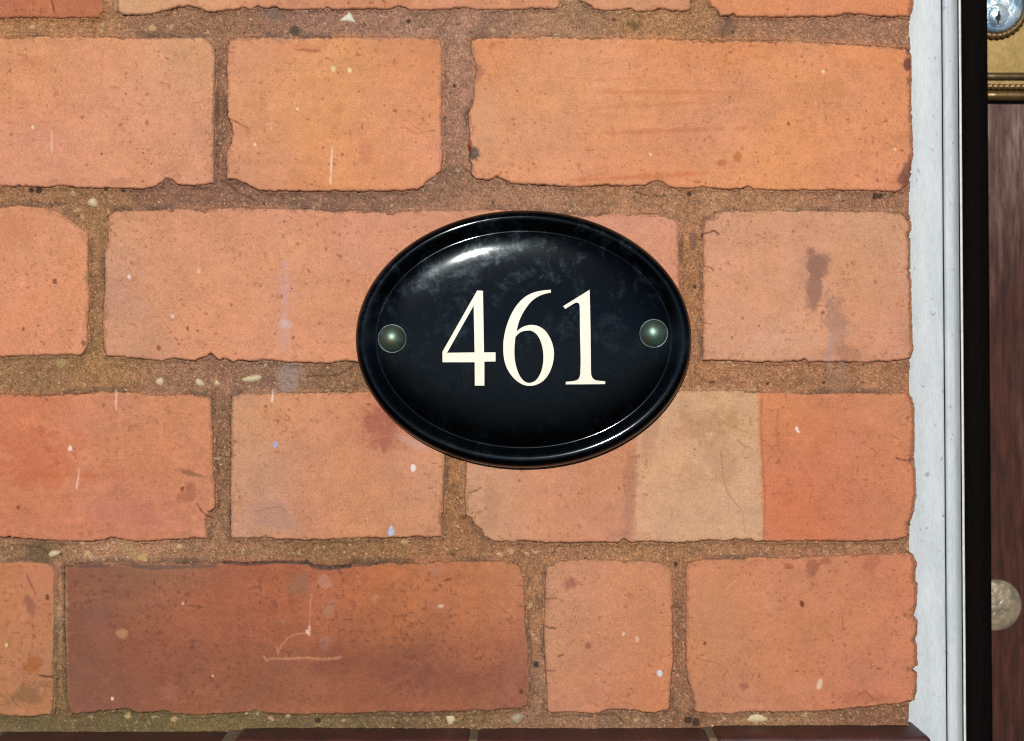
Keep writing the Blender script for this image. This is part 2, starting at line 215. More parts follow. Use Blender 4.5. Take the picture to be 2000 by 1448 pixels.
LINES = [ # thin marks: points, half width, colour, strength
 ([(100,256),(101,296)],1.7,(240,190,168),.85),([(649,286),(646,358)],1.8,(244,206,178),.9),([(154,918),(150,955)],1.4,(244,214,196),.9),([(227,762),(226,802)],1.6,(240,200,180),.8),
 ([(533,760),(532,785)],1.6,(244,220,210),.8),([(158,620),(157,650)],1.6,(236,180,150),.5),
 ([(608,1160),(606,1190),(604,1237)],1.2,(220,168,140),.5),([(604,1226),(603,1240)],2.2,(244,216,180),.9),
 ([(604,1236),(588,1237),(572,1241),(560,1248),(551,1258),(545,1272)],2.0,(208,134,98),.68),([(540,1264),(543,1277)],2.4,(212,140,100),.7),
 ([(515,1283),(520,1290),(530,1286),(555,1287),(600,1285),(640,1288),(655,1286),(667,1283)],2.2,(214,144,108),.72),
 ([(200,1165),(150,1168),(140,1175)],1.6,(168,110,96),.4),
 ([(1388,1110),(1420,1190)],0.1,(0,0,0),0),([(1420,1150),(1436,1134)],1.5,(232,178,150),.5),
 ([(1372,458),(1388,453),(1396,451),(1404,458)],1.5,(110,64,50),.9),([(1374,519),(1388,523),(1394,529)],1.3,(140,84,64),.8),([(1378,427),(1392,431),(1404,424)],1.3,(140,88,66),.7),
 ([(1374,630),(1390,634)],1.2,(150,92,70),.7),([(1371,586),(1384,590)],1.0,(150,92,70),.5),
 ([(447,233),(458,236),(470,243),(484,250)],1.4,(150,90,62),.85),([(454,252),(458,264)],1,(150,90,62),.6),
 ([(1065,1171),(1087,1168)],1.2,(110,70,50),.8),([(1063,1222),(1072,1226),(1084,1227)],1.4,(100,62,44),.9),([(1090,1282),(1100,1279)],1.4,(100,62,44),.8),([(1064,1310),(1084,1311)],1.2,(120,76,56),.7),
 ([(1012,1144),(1020,1145)],1.2,(110,70,50),.7),([(1014,1184),(1026,1186)],1.2,(110,70,50),.7),
 ([(916,963),(930,958),(940,952)],1.4,(110,84,62),.8),([(930,1003),(938,998)],1.2,(120,84,62),.7),([(935,1004),(945,998)],1.2,(120,84,62),.5),
 ([(385,985),(395,1000),(405,1008),(418,1012)],1.6,(120,72,50),.8),([(77,1319),(88,1322),(104,1322)],1.6,(90,54,34),.9),([(52,1122),(60,1142),(70,1160)],1.6,(120,74,60),.7),
 ([(100,0),(104,12),(106,26)],1.6,(110,56,38),.8),([(500,1000),(520,994),(545,990),(560,1000)],1.1,(150,96,76),.6),
 ([(869,1135),(880,1131)],1.6,(100,56,38),.8),([(475,0),(475,0.1)],.1,(0,0,0),0),([(560,1275),(545,1290)],0.1,(0,0,0),0),
 ([(230,1100),(300,1112),(360,1108)],1.3,(90,70,62),.6),([(440,1098),(480,1102),(540,1098),(596,1100)],3.5,(74,58,54),.75),([(598,1098),(612,1106),(640,1110),(660,1108),(684,1106)],4,(66,54,54),.85),([(690,1104),(720,1104),(760,1094)],3,(96,78,70),.7),
 ([(260,1106),(300,1108),(420,1106)],4,(104,80,72),.6),([(150,1104),(210,1106)],4,(96,70,66),.6),
 ([(230,462),(262,480),(300,560)],.1,(0,0,0),0),([(210,540),(240,556),(262,570)],1.0,(170,110,86),.4),([(210,590),(232,604)],1.0,(170,110,86),.4),
 ([(1408,880),(1412,930),(1420,960),(1430,975)],1.1,(150,104,74),.5),([(1400,930),(1380,950),(1330,960),(1290,950)],1.0,(160,112,82),.35),([(1380,800),(1420,830),(1470,850)],1.0,(150,104,74),.4),
 ([(1440,860),(1455,872),(1470,876)],1.5,(140,96,70),.5),([(1430,975),(1450,1000),(1455,1040)],1.0,(150,104,74),.45),([(1488,780),(1486,830),(1490,900),(1494,960),(1492,1050)],1.6,(170,92,62),.55),
 ([(1520,800),(1517,840),(1522,880)],3.0,(176,100,70),.45),([(1750,895),(1770,900),(1786,897)],1.5,(110,60,44),.8),([(1740,850),(1756,858)],1.2,(140,80,60),.6),
 ([(1370,1290),(1400,1295),(1420,1310),(1410,1330)],1.1,(150,96,72),.5),([(1360,1280),(1385,1276)],1.1,(150,96,72),.5),([(1670,1362),(1690,1350),(1706,1366),(1690,1374)],1.4,(130,74,54),.6),([(1440,1360),(1460,1372),(1500,1368)],1.2,(150,92,70),.4),
 ([(1176,1350),(1190,1362),(1182,1376),(1200,1384)],1.4,(168,96,70),.5),([(1150,1370),(1170,1380)],1.3,(160,92,66),.5),
 ([(430,180),(436,230)],.1,(0,0,0),0),([(790,248),(812,262),(850,255)],1.1,(170,98,62),.5),([(800,160),(820,170),(815,200)],1.0,(190,110,70),.4),([(1090,150),(1180,158),(1260,150)],1.2,(204,122,80),.35),
 ([(320,340),(340,330),(352,344)],1.2,(170,100,72),.5),([(395,300),(405,200)],.1,(0,0,0),0),([(375,205),(395,196)],1.1,(170,106,76),.5),
 ([(600,420),(640,428),(620,436)],1.2,(180,108,80),.5),([(240,420),(262,430),(290,426)],1.2,(180,120,88),.5),([(1050,90),(1150,86)],1.2,(206,124,78),.35),
 ([(970,345),(980,338)],1.2,(170,100,66),.7),([(1130,690),(1140,700)],.1,(0,0,0),0),
]

def segd(pts, x, y):
    d = np.full(x.shape, 1e9)
    for (ax, ay), (bx, by) in zip(pts[:-1], pts[1:]):
        ex, ey = bx - ax, by - ay; L = ex * ex + ey * ey + 1e-9
        t = np.clip(((x - ax) * ex + (y - ay) * ey) / L, 0, 1)
        d = np.minimum(d, np.hypot(x - ax - t * ex, y - ay - t * ey))
    return d
rag1 = fbm(GX, GY, 22, 4, 31, 0.7); rag2 = fbm(GX, GY, 6, 3, 37, 0.7)

def paint(C, sl, x, y, spots=True):
    for (cx, cy, rx, ry, an, col, st, rg) in MARKS:
        if st == 0 or cx + rx * 2 + ry < x.min() or cx - rx * 2 - ry > x.max() or cy - ry * 2 - rx > y.max() or cy + ry * 2 + rx < y.min(): continue
        ca, sa = math.cos(R(an)), math.sin(R(an))
        u = ((x - cx) * ca + (y - cy) * sa) / rx; v = (-(x - cx) * sa + (y - cy) * ca) / ry
        d = np.sqrt(u * u + v * v) + rag1[sl] * 1.3 * rg + rag2[sl] * 0.6 * rg
        soft = 0.14 + 0.38 * rg
        C = over(C, st * sstep(1 + soft, 1 - soft, d), col)
    for pts, wd, col, st in LINES:
        if st == 0: continue
        px = [p[0] for p in pts]; py = [p[1] for p in pts]
        if max(px) < x.min() or min(px) > x.max() or max(py) < y.min() or min(py) > y.max(): continue
        d = segd(pts, x + rag2[sl] * 1.5, y + rag2[sl] * 1.5)
        C = over(C, st * sstep(wd + 1.1, wd - 0.9, d) * (0.65 + 0.35 * np.clip(rag2[sl] * 2 + .6, 0, 1)), col)
    if spots:
        for cx, cy, r, col in SPOTS:
            if cx < x.min() or cx > x.max() or cy < y.min() or cy > y.max(): continue
            d = np.hypot((x - cx) * 1.1, (y - cy) * .85) + rag2[sl] * 2.0
            C = over(C, (0.92 if sum(col) > 400 else 0.7) * sstep(r + 1.0, r - 1.0, d), col)
    return C

def surf_mesh(name, keep, sl, H, C, mat, parent):
    x, y = GX[sl], GY[sl]
    idx = -np.ones(x.shape, int); idx[keep] = np.arange(keep.sum())
    a = idx[:-1, :-1]; b_ = idx[:-1, 1:]; c = idx[1:, 1:]; d = idx[1:, :-1]
    ok = (a >= 0) & (b_ >= 0) & (c >= 0) & (d >= 0)
    F = np.stack([a[ok], d[ok], c[ok], b_[ok]], 1)
    V = np.stack([(x[keep] - 1000) * U, -H[keep] * U, (724 - y[keep]) * U], 1).astype(np.float32)
    me = bpy.data.meshes.new(name)
    me.vertices.add(len(V)); me.vertices.foreach_set('co', V.ravel())
    me.loops.add(F.size); me.loops.foreach_set('vertex_index', F.ravel().astype(np.int32))
    me.polygons.add(len(F)); me.polygons.foreach_set('loop_start', np.arange(0, F.size, 4, dtype=np.int32))
    me.update(calc_edges=True)
    me.polygons.foreach_set('use_smooth', np.ones(len(F), bool))
    at_ = me.color_attributes.new('tint', 'FLOAT_COLOR', 'POINT')
    A = np.ones((len(V), 4), np.float32); A[:, :3] = alb(np.clip(C[keep], 0, 255))
    at_.data.foreach_set('color', A.ravel())
    me.validate()
    return link(name, me, mat, parent)

# ------------------------------------------------------------------ materials
def mat(name):
    m = bpy.data.materials.new(name); m.use_nodes = True
    n = m.node_tree.nodes; b = n['Principled BSDF']
    return m, n, m.node_tree.links, b
def N(n, t, **kw):
    x = n.new(t)
    for k, v in kw.items(): setattr(x, k, v)
    return x
def mix_mul(n, l, a, b, fac=1.0, mode='MULTIPLY'):
    x = n.new('ShaderNodeMix'); x.data_type = 'RGBA'; x.blend_type = mode
    if isinstance(fac, (int, float)): x.inputs[0].default_value = fac
    else: l.new(fac, x.inputs[0])
    for s, v in ((6, a), (7, b)):
        if isinstance(v, tuple): x.inputs[s].default_value = v
        else: l.new(v, x.inputs[s])
    return x.outputs[2]
def noise(n, l, co, scale, detail=4, rough=0.6, dist=0.0):
    x = n.new('ShaderNodeTexNoise'); x.inputs['Scale'].default_value = scale
    x.inputs['Detail'].default_value = detail; x.inputs['Roughness'].default_value = rough; x.inputs['Distortion'].default_value = dist
    l.new(co, x.inputs['Vector']); return x
def ramp(n, l, src, stops):
    x = n.new('ShaderNodeValToRGB'); e = x.color_ramp.elements
    while len(e) < len(stops): e.new(0.5)
    for k, (p, c) in enumerate(stops):
        e[k].position = p; e[k].color = c if len(c) == 4 else (*c, 1)
    l.new(src, x.inputs[0]); return x.outputs[0]

def masonry(name, grain, amp, bump, dist, r=0.92, spec=0.25):
    m, n, l, b = mat(name)
    tc = N(n, 'ShaderNodeTexCoord'); co = tc.outputs['Object']
    a = N(n, 'ShaderNodeAttribute', attribute_name='tint')
    n1 = noise(n, l, co, grain, 3, 0.75)
    g = ramp(n, l, n1.outputs[0], [(0.28, (1 - amp,) * 3), (0.5, (1, 1, 1)), (0.74, (1 + amp * .9,) * 3)])
    c = mix_mul(n, l, a.outputs['Color'], g)
    n3 = noise(n, l, co, grain * 1.9, 2, 0.6)
    g3 = ramp(n, l, n3.outputs[0], [(0.3, (1 - amp * .9,) * 3), (0.5, (1, 1, 1)), (0.72, (1 + amp * .8,) * 3)])
    c = mix_mul(n, l, c, g3)
    l.new(c, b.inputs['Base Color'])
    b.inputs['Roughness'].default_value = r; b.inputs['Specular IOR Level'].default_value = spec
    n2 = noise(n, l, co, grain * 0.8, 5, 0.7)
    bp = N(n, 'ShaderNodeBump'); bp.inputs['Strength'].default_value = bump; bp.inputs['Distance'].default_value = dist
    l.new(n2.outputs[0], bp.inputs['Height']); l.new(bp.outputs[0], b.inputs['Normal'])
    return m
M_BRICK = masonry('fired_clay', 1700, 0.21, 0.8, 0.0003)
M_MORTAR = masonry('sandy_mortar', 1500, 0.42, 1.0, 0.0007)

# ------------------------------------------------------------------ the wall
wall = thing('brick_wall', 'weathered orange red brick wall with sandy mortar behind the oval house number', 'wall', (0, 0, 0))
low = fbm(GX, GY, 150, 3, 51)
mid = fbm(GX, GY, 38, 4, 53)
fine = fbm(GX, GY, 9, 3, 57, 0.7)
hue = fbm(GX, GY, 80, 3, 61)
streak = fbm(GX, GY, 120, 4, 67, 0.6, wy=14)
pit = vnoise(GX, GY, 5.5, 71) + 0.5 * vnoise(GX, GY, 3.2, 73)
pitw = fbm(GX, GY, 70, 2, 75)
wn = rng.normal(0, 1, GX.shape)
gr1 = vnoise(GX, GY, 4.5, 81) + 0.35 * wn * 0.5

MORTAR_C = [(100,40,(160,118,78)),(350,45,(140,106,80)),(650,45,(146,112,92)),(900,50,(152,118,96)),(1100,45,(156,122,92)),(1300,50,(158,120,82)),(1500,50,(150,112,84)),(1700,55,(150,112,86)),
 (430,200,(134,100,76)),(890,200,(152,116,94)),(100,390,(150,112,78)),(200,430,(148,112,76)),(330,385,(132,98,78)),(600,390,(134,102,82)),(800,385,(138,106,84)),(1000,390,(150,114,88)),(1250,385,(154,116,84)),(1500,390,(154,116,84)),(1740,390,(146,108,82)),
 (188,560,(142,108,72)),(1350,560,(156,112,76)),(80,725,(142,110,76)),(200,735,(152,116,76)),(350,735,(138,104,80)),(560,735,(134,104,84)),(660,735,(130,100,70)),(1400,735,(156,114,80)),(1650,735,(152,110,78)),
 (432,900,(130,98,72)),(885,980,(150,110,72)),(60,1075,(134,104,76)),(250,1075,(154,118,88)),(430,1070,(142,108,78)),(700,1072,(134,102,68)),(900,1080,(146,106,72)),(1060,1090,(152,112,80)),(1290,1075,(152,114,78)),(1450,1072,(150,110,78)),(1700,1070,(148,110,80)),
 (116,1200,(164,132,98)),(116,1350,(130,104,66)),(1045,1200,(150,112,76)),(1048,1330,(146,112,86)),(1326,1200,(136,98,72)),(1330,1350,(136,100,72)),
 (60,1410,(114,98,68)),(250,1410,(110,98,62)),(450,1408,(124,104,66)),(600,1410,(124,102,70)),(750,1408,(120,100,68)),(900,1405,(134,108,72)),(1050,1405,(146,112,82)),(1250,1408,(142,112,84)),(1500,1402,(152,118,84)),(1720,1400,(138,102,74))]

CB = np.zeros(GX.shape + (3,)) + 150; SB = np.full(GX.shape, -1e6)
for bi, b in enumerate(BR):
    sl, s = b['sl'], b['s']; x, y = GX[sl], GY[sl]
    s = s.copy()
    P = np.array(b['P'], float); cx, cy = P[:, 0].mean(), P[:, 1].mean()
    rr = random.Random(bi * 7 + 3)
    Rr = 6.0 + 2.0 * np.clip(mid[sl], -1, 1)
    q = np.clip(1 - s / Rr, 0, 1)
    bot = b['bot']; Hr = (2.4 + 0.9 * np.clip(rag1[sl] * 2, -1, 1)) * (1 - 0.6 * bot)
    H = -Hr * (1 - np.sqrt(np.clip(1 - q * q, 0, 1)))
    rgt = b['rgt'] * (x > 1700) * (bi in RIGHT)
    q2 = np.clip(1 - s / (13 + 5 * rag1[sl]), 0, 1) * rgt
    H = H - 8 * (1 - np.sqrt(np.clip(1 - q2 * q2, 0, 1)))
    H = np.where(s < 0, -Hr + s * 2.4, H)
    H = np.where(s < -2.6, -Hr - 6.2 + (s + 2.6) * 14, H)
    face = sstep(0, 6, s)
    H = H + rr.uniform(-0.8, 0.8) + face * (0.5 * streak[sl] + 0.7 * low[sl] + 0.5 * mid[sl] + 0.55 * fine[sl] + 0.10 * wn[sl])
    pm = sstep(0.98, 1.2, pit[sl] + 0.25 * pitw[sl]) * face
    H = H - 2.4 * pm
    # shallow flakes near the edges
    fl = sstep(0.30, 0.42, fbm(x, y, 30, 4, 90 + bi)) * sstep(22, 8, s)
    H = H - 1.7 * fl * face
    if bi == 15:   # scratched mark is cut into the face
        for pts, wd, col, st in LINES[6:11]:
            H = H - 0.9 * sstep(wd + 1.5, wd - 1, segd(pts, x, y))
    keep = s > -7
    if bi in RIGHT:
        keep = (s > -9)
        H = np.where((s < -3.5) & (x > 1740), -430, H)
        keep &= ~((x > 1740) & (s < -7.5))
    rad = 42 if bi == 13 else 60
    b['c'] = [(p, q_, tuple(np.array(c_) * (0.84 if bi not in (15,) else 1.0) + np.array((210, 138, 102)) * (0.16 if bi not in (15,) else 0.0))) for p, q_, c_ in b['c']]
    mean_ = np.mean([c_ for _, _, c_ in b['c']], axis=0)
    if bi not in (13, 15): b['c'] = [(p, q_, tuple(np.array(c_) * .68 + mean_ * .32)) for p, q_, c_ in b['c']]
    sh = np.array((-1, 1, 1)) if bi in (11, 14, 16, 17) else np.array((6, 9, 8)) if bi == 15 else np.array((1, 4.5, 4))
    b['c'] = [(p, q_, tuple(np.array(c_) + (sh if not (bi == 13 and p > 1490) else np.array((0, 1, 1))))) for p, q_, c_ in b['c']]
    C = rbf(b['c'], x + 22 * rag1[sl], y + 22 * hue[sl], rad)
    if bi == 13:   # three firing bands on one brick
        band = sstep(1236, 1246, x + 8 * rag1[sl]) * sstep(1489, 1481, x + 5 * rag1[sl] - (y - 900) * 0.05)
        Ct = rbf([a for a in b['c'] if a[0] > 1240 and a[0] < 1490], x, y, 80)
        Cs = rbf([a for a in b['c'] if not (a[0] > 1240 and a[0] < 1490)], x, y, 60)
        C = Cs * (1 - band[..., None]) + Ct * band[..., None]
    C = C * (1 + 0.05 * mid[sl] + 0.035 * low[sl] + 0.03 * streak[sl] * (1 if bi in (5, 6, 11, 15) else 0.4) + 0.05 * fine[sl])[..., None]
    C[..., 2] *= 1 + 0.05 * hue[sl]; C[..., 0] *= 1 - 0.012 * hue[sl]
    C = C * (1 + 0.022 * wn[sl])[..., None]
    if bi == 15: C = C * np.array([.98, .94, .86])
    # burnt specks and pale inclusions
    rough_ = 0.14 if bi in (11, 14, 15) else 0.0
    C = C * (1 + (0.05 if rough_ else 0.0) * fbm(x, y, 12, 3, 171, .75, wy=7))[..., None]
    d1 = sstep(0.62 - rough_, 0.95 - rough_, vnoise(x, y, 7, 101 + bi) + 0.3 * vnoise(x, y, 3, 5)) * sstep(-0.1, 0.5, pitw[sl] + .25)
    C = over(C, 0.34 * d1, np.array([150, 78, 48.]) if bi != 15 else np.array([96, 54, 44.]))
    C = over(C, 0.5 * pm, (120, 66, 44))
    lt = sstep(1.16, 1.34, vnoise(x, y, 4.2, 141 + bi) + 0.4 * vnoise(x, y, 2.9, 8))
    C = over(C, 0.6 * lt, (240, 196, 160))
    # sand smeared from the joints over the arrises
    mc = rbf(MORTAR_C, x + 20 * rag1[sl], y, 52) * np.array([1.14, 1.08, 1.08])
    C = over(C, 0.55 * rgt * sstep(9, 1, s + 6 * rag1[sl] + 4 * rag2[sl]), (138, 88, 66))  # worn right arrises, with the shading of the rounded edge painted in
    CB[sl] = np.where((s > SB[sl])[..., None], C, CB[sl]); SB[sl] = np.maximum(SB[sl], s)
    gran = sstep(-2.5, 6.5, s + 6.5 * rag1[sl] + 5 * rag2[sl] + 1.2 * wn[sl])
    C = over(C, np.clip((1 - gran) * (0.85 - 0.75 * bot), 0, 1), mc)
    C = over(C, 0.28 * fl, (176, 116, 90))
    C = over(C, 0.9 * sstep(1.8, -0.6, s + 1.2 * rag2[sl]) * (1 - 0.6 * bot), mc)
    C = paint(C, sl, x, y)
    bo = surf_mesh('brick', keep, sl, H, C, M_BRICK, wall)
    if bi == 15: bo['label'] = 'dark red brown brick with a pale scratched mark'
    if bi == 13: bo['label'] = 'brick with a pale tan band down its middle'

# mortar: one bed of sand and lime round all the bricks
sl = (slice(None), slice(None))
S = S_all
rightedge = 1775 + 4 * fbm(GX * 0, GY, 60, 3, 33) + 2 * rag1
xr = GX - rightedge
Hm = -2.4 + 2.0 * fbm(GX, GY, 90, 3, 201) + 2.2 * fbm(GX, GY, 22, 3, 203) + 2.0 * fbm(GX, GY, 7, 3, 207, .7) + 0.35 * wn
Hm -= 2.4 * sstep(0, -16, S) * (0.4 + 0.6 * sstep(-.3, .5, rag1))
Sup = np.roll(S, 1, axis=0)          # is there a brick just above?
Sup[:1] = S[:1]
gate = 0.4 + 0.6 * sstep(-0.35, 0.1, fbm(GX, GY, 55, 3, 209))
crack = sstep(-1.6, 0.8, Sup + 1.6 * rag2) * sstep(2.5, -0.5, S) * gate
Sl_ = np.roll(S, 1, axis=1); Sr_ = np.roll(S, -1, axis=1)
vcr = np.maximum(sstep(-1, 1.5, Sl_), sstep(-1, 1.5, Sr_)) * sstep(2, -1, S) * sstep(0.25, 0.55, fbm(GX, GY, 70, 3, 211))
Hm -= 16 * crack + 4 * vcr
fil = np.exp(-(S + 2) ** 2 / 26.0) * sstep(-0.25, 0.25, fbm(GX, GY, 34, 3, 213, .65)) * (1 - np.clip(crack * 1.5, 0, 1))
Hm += 2.8 * fil + 2.2 * np.exp(-(S + 2) ** 2 / 20.0) * (1 - np.clip(crack * 1.5, 0, 1))
Hm -= 0.9 * np.clip(S - 2 * fil - 4.5 * (1 - BOT), 0, 20) ** 1.35
# holes and stones in the bed
hole = sstep(1.08, 1.28, vnoise(GX, GY, 9, 221) + 0.5 * vnoise(GX, GY, 5, 223))
Hm -= 5 * hole
stone = sstep(0.80, 0.9, vnoise(GX, GY, 11, 231) + 0.25 * vnoise(GX, GY, 5, 233))
Hm += 1.4 * stone
Hm = np.where(xr > 2, -430, Hm)
keep = (S < 14) & (xr < 8) & (GY < 1440)
Cm = rbf(MORTAR_C, GX + 20 * rag1, GY, 52) * np.array([1.15, 1.085, 1.085])[None, None] * (1 - 0.10 * sstep(1370, 1400, GY))[..., None]
Cm = Cm * (1 + 0.13 * fbm(GX, GY, 45, 5, 241, .7) + 0.13 * fine + 0.10 * wn)[..., None]
Cm = over(Cm, 0.35 * sstep(.1, .6, fbm(GX, GY, 60, 4, 245, .7)), (112, 84, 64))
bl = sstep(-9, 1.5, S + 6.5 * rag1 + 5 * rag2 + 1.6 * wn) * (1 - BOT) * 0.62
Cm = over(Cm, bl, CB)
grime = sstep(-13, -3, S + 3 * rag2) * sstep(3, -1, S) * (1 - BOT) * sstep(-.1, .45, fbm(GX, GY, 80, 4, 271, .6))
Cm = over(Cm, 0.55 * grime, (92, 74, 62))
Cm = over(Cm, 0.55 * sstep(0.55, 1.1, gr1 + .12 * wn), (206, 158, 116))
Cm = over(Cm, 0.85 * sstep(0.85, 1.1, vnoise(GX, GY, 3.4, 251) + 0.2 * wn), (236, 196, 150))
Cm = over(Cm, 0.5 * sstep(0.75, 1.2, vnoise(GX, GY, 5.2, 253) + 0.2 * wn), (92, 66, 48))
Cm = over(Cm, 0.8 * stone * sstep(-.2, .3, vnoise(GX, GY, 90, 255)), (206, 176, 138))
Cm = over(Cm, 0.7 * hole, (84, 60, 46))
for pts in ([(1410,18),(1424,36),(1416,52),(1412,72)],[(1400,30),(1422,34),(1428,44)],[(905,330),(925,342),(960,350)],[(60,392),(100,400),(130,398)],[(430,352),(450,364),(470,380),(500,392)],[(1240,375),(1268,384),(1300,382)],[(40,1065),(80,1072),(104,1088)],[(1095,1062),(1080,1084)],[(1000,95),(1040,92)],[(1345,1396),(1360,1408),(1378,1412)],[(1130,1400),(1170,1396),(1210,1402),(1215,1410)],[(700,712),(660,735),(600,738)]):
    cd = segd(pts, GX + 5 * rag1 + 3 * rag2, GY + 5 * rag1 + 3 * rag2); cm_ = sstep(2.0, 0.4, cd) * (S < 1)
    Hm -= 3.5 * cm_; Cm = over(Cm, .5 * cm_, (80, 56, 42))
Cm = over(Cm, 0.6 * np.clip(crack, 0, 1), (70, 46, 34))
Cm = over(Cm, 0.4 * vcr, (92, 64, 48))
moss = sstep(1388, 1402, GY) * sstep(900, 500, GX) * sstep(-.35, .35, fbm(GX, GY, 24, 4, 261, .7) + .15)
Cm = over(Cm, 0.5 * moss, (110, 100, 62))
moss2 = sstep(1100, 1400, GY) * sstep(135, 100, GX) * sstep(0, .4, fbm(GX, GY, 20, 4, 263, .7))
Cm = over(Cm, 0.4 * moss2, (118, 102, 66))
MARKS += [(563,732,22,34,0,(172,146,138),.7,.7),(1640,738,14,30,0,(176,134,112),.5,.8),(120,709,9,9,0,(190,160,110),.7,.6),(250,1078,12,18,0,(190,150,104),.6,.8),(275,1090,10,8,0,(214,180,110),.6,.8),
          (1425,44,18,20,30,(122,92,76),.6,.8),(1240,50,12,8,0,(96,78,44),.7,.7),(1372,560,5,8,0,(90,56,42),.5,.7),(535,20,16,18,0,(128,110,98),.6,.8),(575,62,10,10,0,(72,62,52),.7,.7),
          (80,1082,22,18,0,(104,84,60),.6,.7),(1355,470,6,20,0,(124,92,84),.6,.8),(430,440,30,14,0,(150,112,84),.3,.8)]
MSPOT = [(163,34,4),(0,33,6),(122,36,5),(60,55,5),(64,52,5),(297,55,8),(334,53,6),(405,64,5),(520,14,.1),(706,28,3),(734,29,3),(961,60,5),(143,378,6),(152,410,7),(160,425,6),(610,405,4),(800,388,4),(1455,388,4),(1420,380,3),
         (160,1062,5),(170,1083,7),(349,1068,6),(583,1081,4),(790,1059,7),(975,1083,6),(1000,1078,6),(1046,1079,5),(1028,1082,4),(246,1400,5),(252,1395,5),(340,1404,6),(178,1402,5),(530,1404,6),(672,1408,5),(562,1400,5),(1240,1408,4),(1570,1400,4),(1415,1404,5)]
for cx, cy, r in MSPOT:
    d = np.hypot((GX - cx) / 1.3, GY - cy) + rag2 * 4.5 + rag1 * 3
    r *= .8; m = sstep(r + .8, r - 1.6, d); Cm = over(Cm, .7 * m, (222, 182, 132)); Hm += 1.2 * m * (S < 0)
DSPOT = [(797,41,4),(887,168,4),(1347,380,4),(1358,560,4),(1710,383,6),(1720,384,5),(1048,1300,6),(1610,748,3),(1510,443,.1),(207,370,5),(240,372,4),(620,1410,6),(75,372,7),(60,372,5),(1320,1103,4),(1500,750,3),(1345,1408,8),(1360,1412,8),(1372,462,4)]
for cx, cy, r in DSPOT:
    d = np.hypot(GX - cx, GY - cy) + rag2 * 2
    m = sstep(r + .6, r - 1.2, d); Cm = over(Cm, .8 * m, (58, 44, 38)); Hm -= 3 * m
Cm = paint(Cm, sl, GX, GY, spots=False)
mo = None
mo = surf_mesh('mortar', keep, sl, Hm, Cm, M_MORTAR, wall)

# (stones bedded in the joints follow)
def stone_mat(name, c, r=0.6):
    m, n, l, b = mat(name)
    tc = N(n, 'ShaderNodeTexCoord'); nn = noise(n, l, tc.outputs['Object'], 900, 4, 0.7)
    a = alb(c)
    g = ramp(n, l, nn.outputs[0], [(0.3, tuple(a * 0.72)), (0.7, tuple(np.clip(a * 1.15, 0, .9)))])
    l.new(g, b.inputs['Base Color']); b.inputs['Roughness'].default_value = r
    return m
M_FLINT = stone_mat('pale_flint', (226, 218, 196)); M_GREYSTONE = stone_mat('grey_stone', (160, 136, 108)); M_CREAMSTONE = stone_mat('cream_stone', (206, 184, 140))
def pebble(px, py, rx, ry, rz, m, seed, ang=0, shape=None):
    bm = bmesh.new(); bmesh.ops.create_icosphere(bm, subdivisions=3, radius=1)
    rr = random.Random(seed); ph = [rr.uniform(0, 6) for _ in range(4)]
    for v in bm.verts:
        a = math.atan2(v.co.z, v.co.x)
        k = 1 + 0.10 * math.sin(2 * a + ph[0]) + 0.07 * math.sin(3 * a + ph[1]) + 0.04 * math.sin(7 * a + ph[2])
        if shape == 'shard': k = 0.62 / max(0.45, max(math.cos(a - t) for t in (2.3, 0.5, -1.75)) ) 
        v.co.x *= k * rx * U; v.co.z *= k * ry * U; v.co.y *= rz * U
    bmesh.ops.rotate(bm, verts=bm.verts, cent=(0, 0, 0), matrix=Matrix.Rotation(R(ang), 3, 'Y'))
    bmesh.ops.translate(bm, verts=bm.verts, vec=(X(px), 5.0 * U, Z(py)))
    return from_bm('pebble', bm, m, wall)
pebble(681, 35, 15, 13, 6, M_FLINT, 1, 0, 'shard')
pebble(1010, 1404, 15, 11, 7, M_GREYSTONE, 2)
pebble(1480, 1403, 20, 11, 6, M_CREAMSTONE, 3)
pebble(880, 1406, 9, 12, 6, M_CREAMSTONE, 4)
pebble(181, 396, 11, 9, 6, M_CREAMSTONE, 5)
pebble(312, 746, 10, 8, 6, M_CREAMSTONE, 6)
pebble(390, 748, 10, 8, 6, M_CREAMSTONE, 7, 30)
pebble(492, 740, 19, 8, 6, M_CREAMSTONE, 8, -8)
pebble(105, 1082, 12, 7, 6, M_CREAMSTONE, 9, -20)
pebble(424, 749, 7, 6, 6, M_CREAMSTONE, 10)

# projecting dark course under the bottom joint
def plinth_mat():
    m, n, l, b = mat('dark_glazed_brick')
    tc = N(n, 'ShaderNodeTexCoord'); co = tc.outputs['Object']
    n1 = noise(n, l, co, 60, 5, 0.65); n2 = noise(n, l, co, 1400, 3, 0.7); n3 = noise(n, l, co, 320, 3, 0.6)
    c1 = ramp(n, l, n1.outputs[0], [(0.3, tuple(alb((62, 38, 37)))), (0.55, tuple(alb((80, 43, 40)))), (0.8, tuple(alb((104, 52, 44))))])
    g = ramp(n, l, n2.outputs[0], [(0.3, (.7,) * 3), (0.7, (1.25,) * 3)])
    c = mix_mul(n, l, c1, g)
    sp = ramp(n, l, n3.outputs[0], [(0.70, (0, 0, 0)), (0.76, (1, 1, 1))])
    c = mix_mul(n, l, c, (0.35, 0.27, 0.22, 1), sp, 'MIX')
    l.new(c, b.inputs['Base Color']); b.inputs['Roughness'].default_value = 0.55; b.inputs['Specular IOR Level'].default_value = 0.4
    bp = N(n, 'ShaderNodeBump'); bp.inputs['Strength'].default_value = 0.5; bp.inputs['Distance'].default_value = 0.0004
    l.new(n2.outputs[0], bp.inputs['Height']); l.new(bp.outputs[0], b.inputs['Normal'])
    return m
M_PLINTH = plinth_mat()
from mathutils import noise as mn
